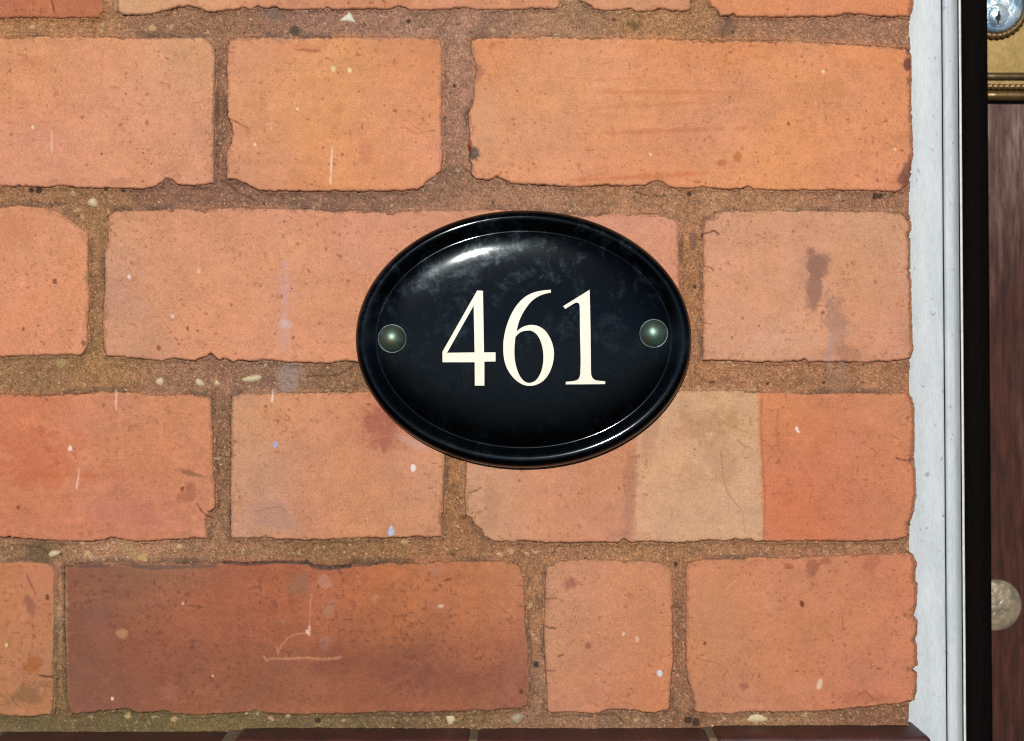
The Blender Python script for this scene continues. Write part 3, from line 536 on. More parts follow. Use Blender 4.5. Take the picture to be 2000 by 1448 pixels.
def rough_box(x0, x1, y0, y1, z0, z1, bev, amp, seed, cell=0.0035):
    bm = bmesh.new(); bmesh.ops.create_cube(bm, size=1)
    for v in bm.verts:
        v.co = Vector(((x0 + x1) / 2 + v.co.x * (x1 - x0), (y0 + y1) / 2 + v.co.y * (y1 - y0), (z0 + z1) / 2 + v.co.z * (z1 - z0)))
    bmesh.ops.bevel(bm, geom=bm.edges[:], offset=bev, segments=4, profile=0.5, affect='EDGES')
    for _ in range(6):
        es = [e for e in bm.edges if e.calc_length() > cell]
        if not es: break
        bmesh.ops.subdivide_edges(bm, edges=es, cuts=1, use_grid_fill=True)
    bmesh.ops.triangulate(bm, faces=[f for f in bm.faces if len(f.verts) > 4])
    for v in bm.verts:
        p = v.co + Vector((seed * 3.1, 0, 0))
        v.co += mn.noise_vector(p * 90) * amp + mn.noise_vector(p * 400) * amp * 0.35
    return bm
PY = -0.0235
ends = [(-430, -28, 1431), (6, 450, 1430), (472, 921, 1423), (932, 1377, 1423), (1387, 1796, 1418)]
for k, (a, b_, t) in enumerate(ends):
    from_bm('plinth_brick', rough_box(X(a), X(b_), PY, 0.05, Z(t + 285), Z(t), 0.0022 if k != 4 else 0.003, 0.0004, k), M_PLINTH, wall)
M_BED = None
def bed_mat():
    m, n, l, b = mat('joint_mortar_mossy')
    tc = N(n, 'ShaderNodeTexCoord'); co = tc.outputs['Object']
    n1 = noise(n, l, co, 120, 5, 0.7); n2 = noise(n, l, co, 1500, 3, 0.7)
    c1 = ramp(n, l, n1.outputs[0], [(0.35, tuple(alb((104, 94, 62)))), (0.7, tuple(alb((136, 112, 84))))])
    g = ramp(n, l, n2.outputs[0], [(0.3, (.65,) * 3), (0.7, (1.3,) * 3)])
    l.new(mix_mul(n, l, c1, g), b.inputs['Base Color']); b.inputs['Roughness'].default_value = 0.95
    return m
MBED = bed_mat()
from_bm('plinth_joint', rough_box(X(-425), X(1788), PY + 0.004, 0.045, Z(1715), Z(1440), 0.001, 0.0004, 9, 0.006), MBED, wall)
for ja, jb, jt in ((-32, 10, 1431), (446, 476, 1427), (917, 936, 1424), (1374, 1391, 1421)):
    from_bm('plinth_joint', rough_box(X(ja), X(jb), PY + 0.0012, 0.045, Z(1700), Z(jt), 0.001, 0.0004, ja, 0.003), MBED, wall)

# ------------------------------------------------------------------ house number plaque
PC = (1022.5, 663.0); PA, PB = 326.5, 250.5; TILT = -0.9
sign = thing('house_number_sign', 'glossy black oval house number plaque with cream digits 461, screwed to the brick wall', 'sign', (X(PC[0]), -0.0015, Z(PC[1])))
PCZ = 0.0015
def prof(d):       # height in px above the wall for inset d from the edge
    base = 27.0
    if d <= 0: return 0
    return None
def slope(d):      # height gain per px of inset
    if d < 1.5: return 5.0 * (1 - d / 1.5) + 1.9
    if d < 15.5: t = 1 - (d - 1.5) / 14.0; return 1.9 * t ** 1.25 - 0.30 * math.exp(-((d - 5.5) / 1.3) ** 2)
    if d < 36: return -0.50 * math.sin(math.pi / 2 * min(1, (d - 15.5) / 19.0))
    if d < 44.5: t = (d - 36) / 8.5; t = t * t * (3 - 2 * t); return -0.50 + 0.79 * t
    e = d - 44.5
    return 0.284 * math.exp(-e / 26.0) + 0.006
_hs = [9.0]
for _k in range(2600): _hs.append(_hs[-1] + slope((_k + 0.5) / 10) / 10)
def hgt(d):
    f = max(0, min(2599, d * 10)); k = int(f); return _hs[k] + (_hs[k + 1] - _hs[k]) * (f - k)
ds = [0] + [k * 0.5 for k in range(0, 34)] + [17 + k for k in range(0, 20)] + [37 + 0.5 * k for k in range(0, 16)] + [45 + 1.5 * k for k in range(30)] + [90 + 6 * k for k in range(24)]
NS = 384
rings = []; depths = []
bm = bmesh.new()
for k, d in enumerate(ds):
    a = PA - d; b_ = PB - d
    if k == 0: h = 0
    else: h = hgt(d)
    rings.append([bm.verts.new((a * math.cos(2 * math.pi * i / NS) * U, -h * U, b_ * math.sin(2 * math.pi * i / NS) * U)) for i in range(NS)])
for r0, r1 in zip(rings[:-1], rings[1:]):
    for i in range(NS):
        bm.faces.new((r0[i], r0[(i + 1) % NS], r1[(i + 1) % NS], r1[i]))
hc = hgt(250)
cv = bm.verts.new((0, -hc * U, 0))
# close the middle along the remaining strip
for i in range(NS):
    bm.faces.new((rings[-1][i], rings[-1][(i + 1) % NS], cv))
bm.faces.new(list(reversed(rings[0])))
bmesh.ops.recalc_face_normals(bm, faces=bm.faces)
def field_h(lx, ly):   # height of the field at local px
    # inset of the point, by bisection on ellipse family
    lo, hi = 0, 249.0
    for _ in range(40):
        m_ = (lo + hi) / 2
        if (lx / (PA - m_)) ** 2 + (ly / (PB - m_)) ** 2 > 1: hi = m_
        else: lo = m_
    return hgt(lo)

def plaque_mat():
    m, n, l, b = mat('black_gloss_enamel')
    tc = N(n, 'ShaderNodeTexCoord'); co = tc.outputs['Object']
    big = noise(n, l, co, 75, 7, 0.74, 0.4)          # hazy smudge film
    sm = noise(n, l, co, 420, 5, 0.75)
    dust = noise(n, l, co, 2200, 2, 0.6)
    film = ramp(n, l, big.outputs[0], [(0.50, (0, 0, 0)), (0.64, (1, 1, 1))])
    f2 = ramp(n, l, sm.outputs[0], [(0.38, (.12,) * 3), (0.66, (1,) * 3)])
    film2 = mix_mul(n, l, film, f2)
    # smudge film thins downward; bluish sky reflection is mixed into its colour
    sep = N(n, 'ShaderNodeSeparateXYZ'); l.new(co, sep.inputs[0])
    mr = N(n, 'ShaderNodeMapRange'); mr.inputs['From Min'].default_value = -0.02; mr.inputs['From Max'].default_value = 0.045
    mr.inputs['To Min'].default_value = 0.12; mr.inputs['To Max'].default_value = 1.0
    l.new(sep.outputs['Z'], mr.inputs['Value'])
    film3 = mix_mul(n, l, film2, mr.outputs[0])
    col = mix_mul(n, l, (0.0006, 0.0007, 0.0009, 1), (0.007, 0.012, 0.017, 1), film3, 'MIX')
    ds_ = ramp(n, l, dust.outputs[0], [(0.70, (0, 0, 0)), (0.76, (1, 1, 1))])
    dm = mix_mul(n, l, ds_, film)
    col = mix_mul(n, l, col, (0.10, 0.11, 0.13, 1), dm, 'MIX')
    l.new(col, b.inputs['Base Color'])
    rr = N(n, 'ShaderNodeMapRange'); rr.inputs['To Min'].default_value = 0.22; rr.inputs['To Max'].default_value = 0.36
    l.new(film2, rr.inputs['Value']); l.new(rr.outputs[0], b.inputs['Roughness'])
    sp = N(n, 'ShaderNodeMapRange'); sp.inputs['To Min'].default_value = 0.02; sp.inputs['To Max'].default_value = 0.11; b.inputs['Specular Tint'].default_value = (0.72, 0.9, 1.0, 1)
    l.new(film3, sp.inputs['Value']); l.new(sp.outputs[0], b.inputs['Specular IOR Level'])
    b.inputs['Coat Weight'].default_value = 1.0; b.inputs['Coat IOR'].default_value = 1.36
    cr = N(n, 'ShaderNodeMapRange'); cr.inputs['To Min'].default_value = 0.06; cr.inputs['To Max'].default_value = 0.10
    l.new(film2, cr.inputs['Value']); l.new(cr.outputs[0], b.inputs['Coat Roughness'])
    wv = noise(n, l, co, 60, 2, 0.5)
    bp = N(n, 'ShaderNodeBump'); bp.inputs['Strength'].default_value = 0.12; bp.inputs['Distance'].default_value = 0.0004
    l.new(wv.outputs[0], bp.inputs['Height']); l.new(bp.outputs[0], b.inputs['Coat Normal'])
    return m
M_PLAQUE = plaque_mat()
plate = from_bm('plate', bm, M_PLAQUE, sign)

# digits: outlines traced, slightly raised enamel
def catmull(pts, n=5):
    out = []
    L = len(pts)
    for i in range(L):
        p0, p1, p2, p3 = [Vector(pts[(i + k) % L][:2]) for k in (-1, 0, 1, 2)]
        c1 = len(pts[i]) > 2; c2 = len(pts[(i + 1) % L]) > 2
        t1 = (p2 - p0) * 0.5 if not c1 else (p2 - p1) * 0.9
        t2 = (p3 - p1) * 0.5 if not c2 else (p2 - p1) * 0.9
        t1 = t1.normalized() * min(t1.length, (p2 - p1).length * 1.15) if t1.length else t1
        t2 = t2.normalized() * min(t2.length, (p2 - p1).length * 1.15) if t2.length else t2
        for k in range(n):
            t = k / n
            out.append(((2*t**3-3*t*t+1)*p1 + (t**3-2*t*t+t)*t1 + (-2*t**3+3*t*t)*p2 + (t**3-t*t)*t2))
    return out
K = 1
four = ([(545,128,K),(618,132,K),(632,915,K),(778,914,K),(778,1030,K),(636,1032,K),(636,1338,K),(515,1338,K),(513,1040,K),(104,1040,K),(104,905,K)], [(500,320,K),(512,915,K),(162,920,K)], 850)
six = ([(1482,118,K),(1482,155,K),(1400,172),(1320,205),(1240,262),(1170,345),(1110,445),(1070,545),(1045,650,K),(1100,605),(1170,575),(1245,566),(1330,585),(1410,640),(1470,730),(1505,820),(1521,915),(1515,1010),(1490,1110),(1445,1205),(1380,1280),(1300,1325),(1210,1341),(1120,1322),(1030,1262),(960,1180),(912,1090),(884,980),(876,850),(886,720),(922,570),(978,430),(1052,310),(1150,212),(1260,155),(1370,130)],
       [(1185,637),(1245,646),(1305,690),(1350,770),(1379,880),(1386,1000),(1372,1110),(1335,1210),(1280,1278),(1205,1303),(1140,1278),(1085,1210),(1045,1110),(1023,1000),(1018,880),(1025,780),(1036,715),(1100,657)], 850)
one = ([(1185,118,K),(1195,600),(1200,1000),(1203,1180),(1222,1240),(1268,1270),(1383,1282,K),(1383,1318,K),(882,1322,K),(880,1290,K),(1000,1275),(1045,1248),(1064,1190),(1070,1000),(1063,700),(1060,400),(1056,315),(1042,288),(1010,283),(975,300),(875,362,K),(848,328,K)], None, 970)
def enamel_mat():
    m, n, l, b = mat('cream_enamel')
    tc = N(n, 'ShaderNodeTexCoord'); co = tc.outputs['Object']
    n1 = noise(n, l, co, 300, 4, 0.6)
    c = ramp(n, l, n1.outputs[0], [(0.3, (0.60, 0.555, 0.45)), (0.7, (0.68, 0.63, 0.52))])
    nk = noise(n, l, co, 700, 2, 0.5)
    k = ramp(n, l, nk.outputs[0], [(0.20, (1, 1, 1)), (0.25, (0, 0, 0))])
    c = mix_mul(n, l, c, (0.2, 0.15, 0.1, 1), k, 'MIX')
    l.new(c, b.inputs['Base Color']); b.inputs['Roughness'].default_value = 0.4; b.inputs['Specular IOR Level'].default_value = 0.3
    return m
M_CREAM = enamel_mat()
def digit(spec):
    outer, hole_, ox = spec
    cu = bpy.data.curves.new('digit', 'CURVE'); cu.dimensions = '2D'; cu.fill_mode = 'BOTH'; cu.extrude = 0.00012; cu.resolution_u = 1
    for loop in (outer, hole_):
        if not loop: continue
        pts = catmull(loop, 5)
        sp = cu.splines.new('POLY'); sp.points.add(len(pts) - 1); sp.use_cyclic_u = True
        for p, v in zip(sp.points, pts):
            px = ox + v.x / 6.583; py = 550 + v.y / 6.583
            p.co = ((px - PC[0]) * U, (PC[1] - py) * U, 0, 1)
    tmp = bpy.data.objects.new('tmp', cu); COL.objects.link(tmp)
    dg = bpy.context.evaluated_depsgraph_get()
    me = bpy.data.meshes.new_from_object(tmp.evaluated_get(dg)); bpy.data.objects.remove(tmp)
    for v in me.vertices:
        lx, ly, lz = v.co
        h = field_h(lx / U, ly / U)
        v.co = (lx, -h * U - lz - 0.00012, ly)
    me.name = 'digit'
    return link('digit', me, M_CREAM, sign)
for s_ in (four, six, one): digit(s_)

def screw_mat():
    m, n, l, b = mat('verdigris_brass')
    tc = N(n, 'ShaderNodeTexCoord'); co = tc.outputs['Object']
    n1 = noise(n, l, co, 190, 4, 0.6)
    c = ramp(n, l, n1.outputs[0], [(0.32, (0.12, 0.10, 0.07)), (0.45, (0.095, 0.125, 0.09)), (0.64, (0.10, 0.19, 0.15))])
    l.new(c, b.inputs['Base Color']); b.inputs['Metallic'].default_value = 0.75; b.inputs['Roughness'].default_value = 0.43
    n2 = noise(n, l, co, 1500, 3, 0.6)
    bp = N(n, 'ShaderNodeBump'); bp.inputs['Strength'].default_value = 0.3; bp.inputs['Distance'].default_value = 0.0002
    l.new(n2.outputs[0], bp.inputs['Height']); l.new(bp.outputs[0], b.inputs['Normal'])
    return m
M_SCREW = screw_mat()
def collar_mat():
    m, n, l, b = mat('worn_collar')
    tc = N(n, 'ShaderNodeTexCoord'); nn = noise(n, l, tc.outputs['Object'], 260, 3, 0.6)
    c = ramp(n, l, nn.outputs[0], [(0.35, (0.03, 0.04, 0.045)), (0.7, (0.12, 0.14, 0.145))])
    l.new(c, b.inputs['Base Color']); b.inputs['Metallic'].default_value = 0.3; b.inputs['Roughness'].default_value = 0.35
    return m
M_COLLAR = collar_mat()
def lathe(prof_, n=64, axis_y=True):
    bm = bmesh.new(); rs = []
    for r, h in prof_:
        rs.append([bm.verts.new((r * math.cos(2 * math.pi * i / n), -h, r * math.sin(2 * math.pi * i / n))) for i in range(n)])
    for r0, r1 in zip(rs[:-1], rs[1:]):
        for i in range(n): bm.faces.new((r0[i], r0[(i + 1) % n], r1[(i + 1) % n], r1[i]))
    bm.faces.new(rs[-1]); bm.faces.new(list(reversed(rs[0])))
    bmesh.ops.recalc_face_normals(bm, faces=bm.faces)
    return bm
for px, py in ((768.5, 662.5), (1274, 652.5)):
    lx, lz = px - PC[0], PC[1] - py
    h = field_h(lx, lz) * U
    r = 25.0 * U; sag = 13 * U
    Rd = (r * r + sag * sag) / (2 * sag)
    pr = [(r, -0.002)] + [(r * math.sin(R(t)) , h + 2.2 * U + math.sqrt(max(Rd * Rd - (r * math.sin(R(t))) ** 2, 0)) - (Rd - sag)) for t in range(90, 3, -6)] + [(0.0001 * r, h + 2.2 * U + sag)]
    bm = lathe(pr, 64); bmesh.ops.translate(bm, verts=bm.verts, vec=(lx * U, 0, lz * U))
    sc = from_bm('screw', bm, M_SCREW, sign)
    pr = [(28.3 * U, -0.002), (28.3 * U, h + 0.6 * U), (27.8 * U, h + 1.6 * U), (26.9 * U, h + 2.2 * U), (25.9 * U, h + 1.8 * U), (25.3 * U, h + 0.6 * U), (25.2 * U, h - 3 * U)]
    bm = lathe(pr, 64); bmesh.ops.translate(bm, verts=bm.verts, vec=(lx * U, 0, lz * U))
    from_bm('screw_collar', bm, M_COLLAR, sc)
for ch in sign.children:
    pass
sign.rotation_euler = (0, 0, 0)

# ------------------------------------------------------------------ white door frame with near-black shadow strip
frame = thing('doorpost', 'off-white moulded doorpost with a thin groove, between the brick edge and the brown door', 'doorpost', (X(1830), 0.02, -0.18))
fo = frame.location.copy()
FD = 0.010
def wtilt(px, py): return px + (py - 0) * (10.5 / 1448.0)
def sweep(name, prof_, m, parent, pyt=-230, pyb=1720, cap=True, sub=1):
    """profile of (px at the top of the photo, depth m); runs down the opening"""
    bm = bmesh.new(); rows = []
    npy = 60
    for j in range(npy + 1):
        py = pyt + (pyb - pyt) * j / npy
        row = []
        for px, dp in prof_:
            p = at(wtilt(px, py), py, dp) - parent.location
            wob = 0.00010 * mn.noise(Vector((px * 0.01, py * 0.012, 3)))
            row.append(bm.verts.new(p + Vector((wob, wob, 0))))
        rows.append(row)
    for a, b_ in zip(rows[:-1], rows[1:]):
        for i in range(len(a) - 1): bm.faces.new((a[i], a[i + 1], b_[i + 1], b_[i]))
        if cap: bm.faces.new((a[-1], a[0], b_[0], b_[-1]))
    if cap:
        bm.faces.new(rows[0]); bm.faces.new(list(reversed(rows[-1])))
    bmesh.ops.recalc_face_normals(bm, faces=bm.faces)
    o = from_bm(name, bm, m, parent, smooth=True)
    return o
def white_mat():
    m, n, l, b = mat('weathered_white_paint')
    tc = N(n, 'ShaderNodeTexCoord'); co = tc.outputs['Object']
    mp = N(n, 'ShaderNodeMapping'); mp.inputs['Scale'].default_value = (1, 1, 0.22); l.new(co, mp.inputs[0])
    n1 = noise(n, l, mp.outputs[0], 130, 5, 0.65); n2 = noise(n, l, mp.outputs[0], 900, 4, 0.7); n3 = noise(n, l, co, 230, 4, 0.7)
    c = ramp(n, l, n1.outputs[0], [(0.3, tuple(alb((188, 196, 202)))), (0.7, tuple(alb((209, 215, 219))))])
    g = ramp(n, l, n2.outputs[0], [(0.28, (.86,) * 3), (0.6, (1.03,) * 3)])
    c = mix_mul(n, l, c, g)
    d = ramp(n, l, n3.outputs[0], [(0.31, (1, 1, 1)), (0.36, (0, 0, 0))])
    c = mix_mul(n, l, c, (0.22, 0.23, 0.24, 1), d, 'MIX')
    l.new(c, b.inputs['Base Color']); b.inputs['Roughness'].default_value = 0.5; b.inputs['Specular IOR Level'].default_value = 0.3
    bp = N(n, 'ShaderNodeBump'); bp.inputs['Strength'].default_value = 0.35; bp.inputs['Distance'].default_value = 0.0003
    l.new(n2.outputs[0], bp.inputs['Height']); l.new(bp.outputs[0], b.inputs['Normal'])
    return m
M_WHITE = white_mat()
M_LIP, _n1, _l1, _b1 = mat('cream_white_seal'); _b1.inputs['Roughness'].default_value = 0.5
_t = N(_n1, 'ShaderNodeTexCoord'); _q = noise(_n1, _l1, _t.outputs['Object'], 300, 4, 0.6)
_l1.new(ramp(_n1, _l1, _q.outputs[0], [(0.3, tuple(alb((210, 208, 198)))), (0.7, tuple(alb((236, 236, 228))))]), _b1.inputs['Base Color'])
def arc(px0, px1, d0, d1, n=8):   # convex quarter between two points
    return [(px0 + (px1 - px0) * math.sin(R(90 * k / n)), d0 + (d1 - d0) * (1 - math.cos(R(90 * k / n)))) for k in range(n + 1)]
board = [(1700, 0.060), (1700, FD)] + [(1833, FD)] + arc(1835, 1838, FD, FD + 0.0008, 4) + [(1838.2, 0.016), (1838.2, 0.060)]
sweep('jamb_board', board, M_WHITE, frame)
bead = [(1839.6, 0.060), (1839.6, 0.0125), (1840.2, FD + 0.0008), (1842.5, FD)] + [(1850, FD - 0.0001), (1854, FD)] + arc(1856, 1871, FD, FD + 0.0095, 10) + [(1871.5, 0.0175), (1871.5, 0.060)]
sweep('moulding_bead', bead, M_WHITE, frame)
lip = [(1871.7, 0.060), (1871.7, 0.0130), (1872.4, 0.0122), (1875.8, 0.0122), (1876.8, 0.0130), (1876.8, 0.060)]
sweep('edge_lip', lip, M_LIP, frame)
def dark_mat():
    m, n, l, b = mat('shadow_black_brown')
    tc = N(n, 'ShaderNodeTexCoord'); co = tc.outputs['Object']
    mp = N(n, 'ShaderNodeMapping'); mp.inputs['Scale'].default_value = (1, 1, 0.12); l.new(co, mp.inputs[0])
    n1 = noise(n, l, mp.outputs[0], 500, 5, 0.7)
    c = ramp(n, l, n1.outputs[0], [(0.35, (0.0012, 0.001, 0.001)), (0.75, (0.005, 0.0026, 0.0024))])  # near black so the colour itself carries the recess shadow
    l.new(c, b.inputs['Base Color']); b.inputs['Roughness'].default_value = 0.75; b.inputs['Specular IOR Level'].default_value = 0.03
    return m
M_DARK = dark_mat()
shadow_strip = [(1862, 0.075), (1862, 0.040), (1925, 0.040), (1927, 0.0408), (1928, 0.042), (1928, 0.075)]  # shade between frame and door, built as a near-black strip
sweep('door_shadow_strip', shadow_strip, M_DARK, frame)

# ------------------------------------------------------------------ door with brass lock plate and round boss
DD = 0.075
door = thing('door', 'dark brown stained wooden door with brass lock plate, beyond the white frame', 'door', tuple(at(2050, 1448, DD + 0.02)))
def wood_mat():
    m, n, l, b = mat('weathered_varnish_painted_sheen')
    tc = N(n, 'ShaderNodeTexCoord'); co = tc.outputs['Object']
    mp = N(n, 'ShaderNodeMapping'); mp.inputs['Scale'].default_value = (1, 1, 0.10); l.new(co, mp.inputs[0])
    n1 = noise(n, l, mp.outputs[0], 420, 6, 0.72, 0.3); n2 = noise(n, l, mp.outputs[0], 90, 4, 0.6)
    nb = noise(n, l, co, 14, 3, 0.6); nf = noise(n, l, co, 1300, 3, 0.7)
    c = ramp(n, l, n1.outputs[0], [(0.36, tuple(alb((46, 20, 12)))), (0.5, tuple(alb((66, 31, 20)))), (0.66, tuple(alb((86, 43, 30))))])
    grey = ramp(n, l, n1.outputs[0], [(0.36, tuple(alb((74, 50, 44)))), (0.5, tuple(alb((108, 80, 72)))), (0.68, tuple(alb((148, 124, 116))))])  # bleached grain towards the top, with the varnish sheen painted into it
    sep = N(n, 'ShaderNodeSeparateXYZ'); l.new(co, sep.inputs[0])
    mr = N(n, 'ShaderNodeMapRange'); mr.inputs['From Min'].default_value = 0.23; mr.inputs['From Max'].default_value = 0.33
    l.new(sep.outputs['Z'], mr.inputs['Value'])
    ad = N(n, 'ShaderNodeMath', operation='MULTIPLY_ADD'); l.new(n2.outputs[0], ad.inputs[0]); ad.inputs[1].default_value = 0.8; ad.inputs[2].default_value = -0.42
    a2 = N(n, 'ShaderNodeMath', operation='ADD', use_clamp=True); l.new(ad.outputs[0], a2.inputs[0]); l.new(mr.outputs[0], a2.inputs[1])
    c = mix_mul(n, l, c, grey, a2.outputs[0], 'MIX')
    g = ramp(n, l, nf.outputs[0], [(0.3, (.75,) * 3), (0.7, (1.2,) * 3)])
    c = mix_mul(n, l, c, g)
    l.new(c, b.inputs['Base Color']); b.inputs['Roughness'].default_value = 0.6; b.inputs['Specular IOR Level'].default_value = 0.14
    bp = N(n, 'ShaderNodeBump'); bp.inputs['Strength'].default_value = 0.3; bp.inputs['Distance'].default_value = 0.0004
    l.new(n1.outputs[0], bp.inputs['Height']); l.new(bp.outputs[0], b.inputs['Normal'])
    return m
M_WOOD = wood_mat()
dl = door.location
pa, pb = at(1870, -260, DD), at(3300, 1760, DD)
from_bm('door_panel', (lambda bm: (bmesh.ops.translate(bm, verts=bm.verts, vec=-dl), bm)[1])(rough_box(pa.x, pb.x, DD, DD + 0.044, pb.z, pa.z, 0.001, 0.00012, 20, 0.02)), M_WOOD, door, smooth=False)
def brass_mat(name, c0, c1, rough):
    m, n, l, b = mat(name)
    tc = N(n, 'ShaderNodeTexCoord'); co = tc.outputs['Object']
    n1 = noise(n, l, co, 110, 5, 0.65); n2 = noise(n, l, co, 900, 3, 0.7)
    c = ramp(n, l, n1.outputs[0], [(0.35, c0), (0.7, c1)])
    g = ramp(n, l, n2.outputs[0], [(0.3, (.8,) * 3), (0.7, (1.15,) * 3)])
    l.new(mix_mul(n, l, c, g), b.inputs['Base Color'])
    b.inputs['Metallic'].default_value = 0.55; b.inputs['Roughness'].default_value = rough
    bp = N(n, 'ShaderNodeBump'); bp.inputs['Strength'].default_value = 0.25; bp.inputs['Distance'].default_value = 0.0003
    l.new(n2.outputs[0], bp.inputs['Height']); l.new(bp.outputs[0], b.inputs['Normal'])
    return m
M_BRASS = brass_mat('tarnished_brass', (0.17, 0.108, 0.026), (0.27, 0.17, 0.058), 0.5)
M_BRASSD = brass_mat('dark_brass', (0.10, 0.06, 0.018), (0.19, 0.115, 0.045), 0.36)
DP = DD - 0.0035
KD = (DIST + DP) / DIST
def dpx(px, py, dp=DP): return at(px, py, dp) - dl
# plate: flat field with a raised roped border along its lower edge
p0, p1 = at(1905, -300, DP), at(2150, 196, DP)
bm = rough_box(p0.x, p1.x, DP, DD + 0.001, p1.z, p0.z, 0.0012, 0.00005, 30, 0.006); bmesh.ops.translate(bm, verts=bm.verts, vec=-dl)
plate2 = from_bm('lock_plate', bm, M_BRASS, door)
def tube_path(pts, rad, n=12, closed=False, rope=None):
    bm = bmesh.new(); rows = []
    L = len(pts)
    for i, p in enumerate(pts):
        a = pts[(i - 1) % L] if (closed or i > 0) else pts[0]; c = pts[(i + 1) % L] if (closed or i < L - 1) else pts[-1]
        t = (c - a).normalized(); yv = Vector((0, -1, 0)); s = t.cross(yv).normalized(); 
        row = []
        for k in range(n):
            th = 2 * math.pi * k / n
            r = rad
            if rope: r = rad * (1 + 0.16 * math.sin(i * rope * 2 * math.pi + 2 * th))
            row.append(bm.verts.new(p + s * (r * math.cos(th)) + yv * (r * math.sin(th))))
        rows.append(row)
    rng_ = range(L if closed else L - 1)
    for i in rng_:
        a, c = rows[i], rows[(i + 1) % L]
        for k in range(n): bm.faces.new((a[k], a[(k + 1) % n], c[(k + 1) % n], c[k]))
    if not closed:
        bm.faces.new(list(reversed(rows[0]))); bm.faces.new(rows[-1])
    bmesh.ops.recalc_face_normals(bm, faces=bm.faces)
    return bm
# stepped border: dark hollow then rope then outer roll
def bar(py0, py1, h, name):
    q0, q1 = at(1905, py0, DP), at(2150, py1, DP)
    bm = rough_box(q0.x, q1.x, DP - h, DP + 0.0012, q1.z, q0.z, min(h * 0.5, 0.001), 0.00003, 31, 0.008); bmesh.ops.translate(bm, verts=bm.verts, vec=-dl)
    return from_bm(name, bm, M_BRASSD, plate2)
path = [dpx(1905 + i * 1.0, 170 + i * 0.004, DP - 0.0016) for i in range(0, 240)]
from_bm('rope_border', tube_path(path, 5.5 * U * KD, 14, rope=1 / 11.0), M_BRASSD, plate2)
path = [dpx(1905 + i * 40, 187 + i * .1, DP - 0.0006) for i in range(0, 7)]
from_bm('border_roll', tube_path(path, 9.5 * U * KD, 20), M_BRASSD, plate2)
path = [dpx(1905 + i * 40, 150 + i * .1, DP - 0.0000) for i in range(0, 7)]
from_bm('border_hollow', tube_path(path, 8 * U * KD, 20), brass_mat('deep_brass', (0.055, 0.035, 0.010), (0.10, 0.062, 0.02), 0.5), plate2)  # hollow drawn as a tube of darker brass
# lock: rope ring, cylinder face, plug with keyhole
cc = (1943, 12)
ring = []
for i in range(420):
    a = 2 * math.pi * i / 420
    ring.append(dpx(cc[0] + 59 * math.cos(a), cc[1] + 59 * math.sin(a), DP - 0.001))
from_bm('rope_ring', tube_path(ring, 6.5 * U * KD, 14, closed=True, rope=1 / 12.0), M_BRASSD, plate2)
def steel_mat():
    m, n, l, b = mat('bluish_chrome')
    tc = N(n, 'ShaderNodeTexCoord'); co = tc.outputs['Object']
    n1 = noise(n, l, co, 160, 4, 0.6, 0.5)
    c = ramp(n, l, n1.outputs[0], [(0.38, (0.16, 0.27, 0.36)), (0.5, (0.30, 0.40, 0.47)), (0.62, (0.48, 0.54, 0.57))])
    l.new(c, b.inputs['Base Color']); b.inputs['Metallic'].default_value = 0.45; b.inputs['Roughness'].default_value = 0.3
    bp = N(n, 'ShaderNodeBump'); bp.inputs['Strength'].default_value = 0.5; bp.inputs['Distance'].default_value = 0.002
    l.new(n1.outputs[0], bp.inputs['Height']); l.new(bp.outputs[0], b.inputs['Normal'])
    return m
M_STEEL = steel_mat()
k_ = U * KD
c0 = dpx(cc[0], cc[1], DP)
bm = lathe([(53 * k_, -0.001), (53 * k_, 0.0015), (51 * k_, 0.0028), (47 * k_, 0.0034), (30 * k_, 0.0034), (0.01 * k_, 0.0034)], 72)
bmesh.ops.translate(bm, verts=bm.verts, vec=c0); cyl = from_bm('lock_cylinder', bm, M_STEEL, plate2)
c1 = dpx(1945, 33, DP)
bm = lathe([(23 * k_, 0.003), (22.6 * k_, 0.0042), (21.6 * k_, 0.0044), (20.8 * k_, 0.0040), (20.4 * k_, 0.0030)], 48)
bmesh.ops.translate(bm, verts=bm.verts, vec=c1); from_bm('plug_collar', bm, M_STEEL, plate2)
bm = lathe([(19.6 * k_, 0.003), (19.6 * k_, 0.0043), (18.6 * k_, 0.0047), (0.01 * k_, 0.0047)], 48)
bmesh.ops.translate(bm, verts=bm.verts, vec=c1); from_bm('key_plug', bm, M_STEEL, plate2)
m_blk, _n, _l, _b = mat('keyway_black'); _b.inputs['Base Color'].default_value = (0.004, 0.004, 0.004, 1); _b.inputs['Roughness'].default_value = 0.8
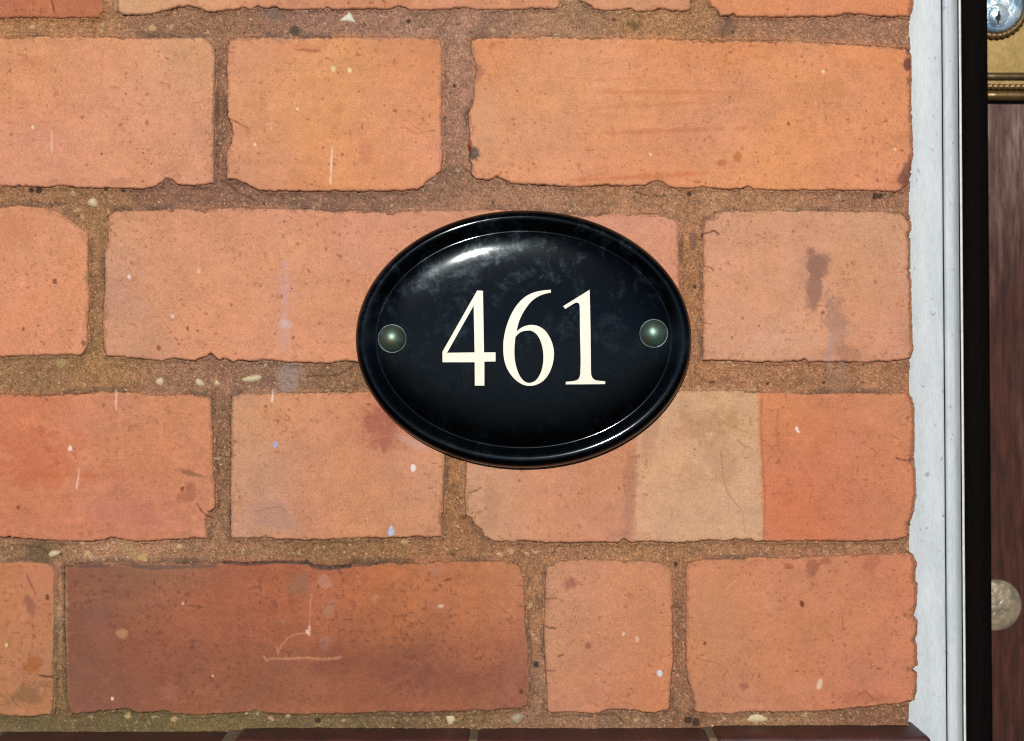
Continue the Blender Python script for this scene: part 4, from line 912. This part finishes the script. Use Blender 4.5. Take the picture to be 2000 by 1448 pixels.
kh = [(-1, 9), (2, 8), (2.2, 2), (4.5, -2), (3.5, -6), (4.2, -9), (1, -12), (0, -18), (-2.5, -18), (-2.5, -12), (-6, -8), (-6.5, -4), (-4, -2), (-1.5, 2)]
bm = bmesh.new()
f = [bm.verts.new((x * k_, -0.00482, z * k_)) for x, z in kh]; g_ = [bm.verts.new((x * k_, -0.0035, z * k_)) for x, z in kh]
bm.faces.new(f); bm.faces.new(list(reversed(g_)))
for i in range(len(kh)): bm.faces.new((f[i], g_[i], g_[(i + 1) % len(kh)], f[(i + 1) % len(kh)]))
bmesh.ops.recalc_face_normals(bm, faces=bm.faces); bmesh.ops.translate(bm, verts=bm.verts, vec=c1)
from_bm('keyhole', bm, m_blk, plate2, smooth=False)

# round boss, hammered
def boss_mat():
    m, n, l, b = mat('hammered_boss')
    tc = N(n, 'ShaderNodeTexCoord'); co = tc.outputs['Object']
    n1 = noise(n, l, co, 130, 4, 0.6)
    c = ramp(n, l, n1.outputs[0], [(0.35, (0.12, 0.105, 0.08)), (0.5, (0.21, 0.16, 0.10)), (0.7, (0.25, 0.21, 0.15))])
    l.new(c, b.inputs['Base Color']); b.inputs['Metallic'].default_value = 0.15; b.inputs['Roughness'].default_value = 0.30
    return m
bc = dpx(1945, 1182, DD)
bm = bmesh.new(); bmesh.ops.create_uvsphere(bm, u_segments=96, v_segments=64, radius=1)
dk = (DIST + DD) / DIST * U
kill = [v for v in bm.verts if v.co.z < -0.02]; bmesh.ops.delete(bm, geom=kill, context='VERTS')
for v in bm.verts:
    p = v.co.copy()
    amp = max(0.0, p.z) ** 0.5
    dd_ = mn.voronoi(Vector((p.x, p.y, 0)) * 5.0)[0][0]
    h = 0.20 * p.z + amp * (0.012 * (0.5 - dd_) + 0.022 * mn.noise(p * 5 + Vector((3, 1, 0))) + 0.012 * mn.noise(p * 12))
    v.co = Vector((p.x * 50 * dk, -h * 50 * dk, p.y * 50 * dk))
bmesh.ops.recalc_face_normals(bm, faces=bm.faces)
bmesh.ops.translate(bm, verts=bm.verts, vec=bc)
from_bm('round_boss', bm, boss_mat(), door)
print('built', len(bpy.data.objects))
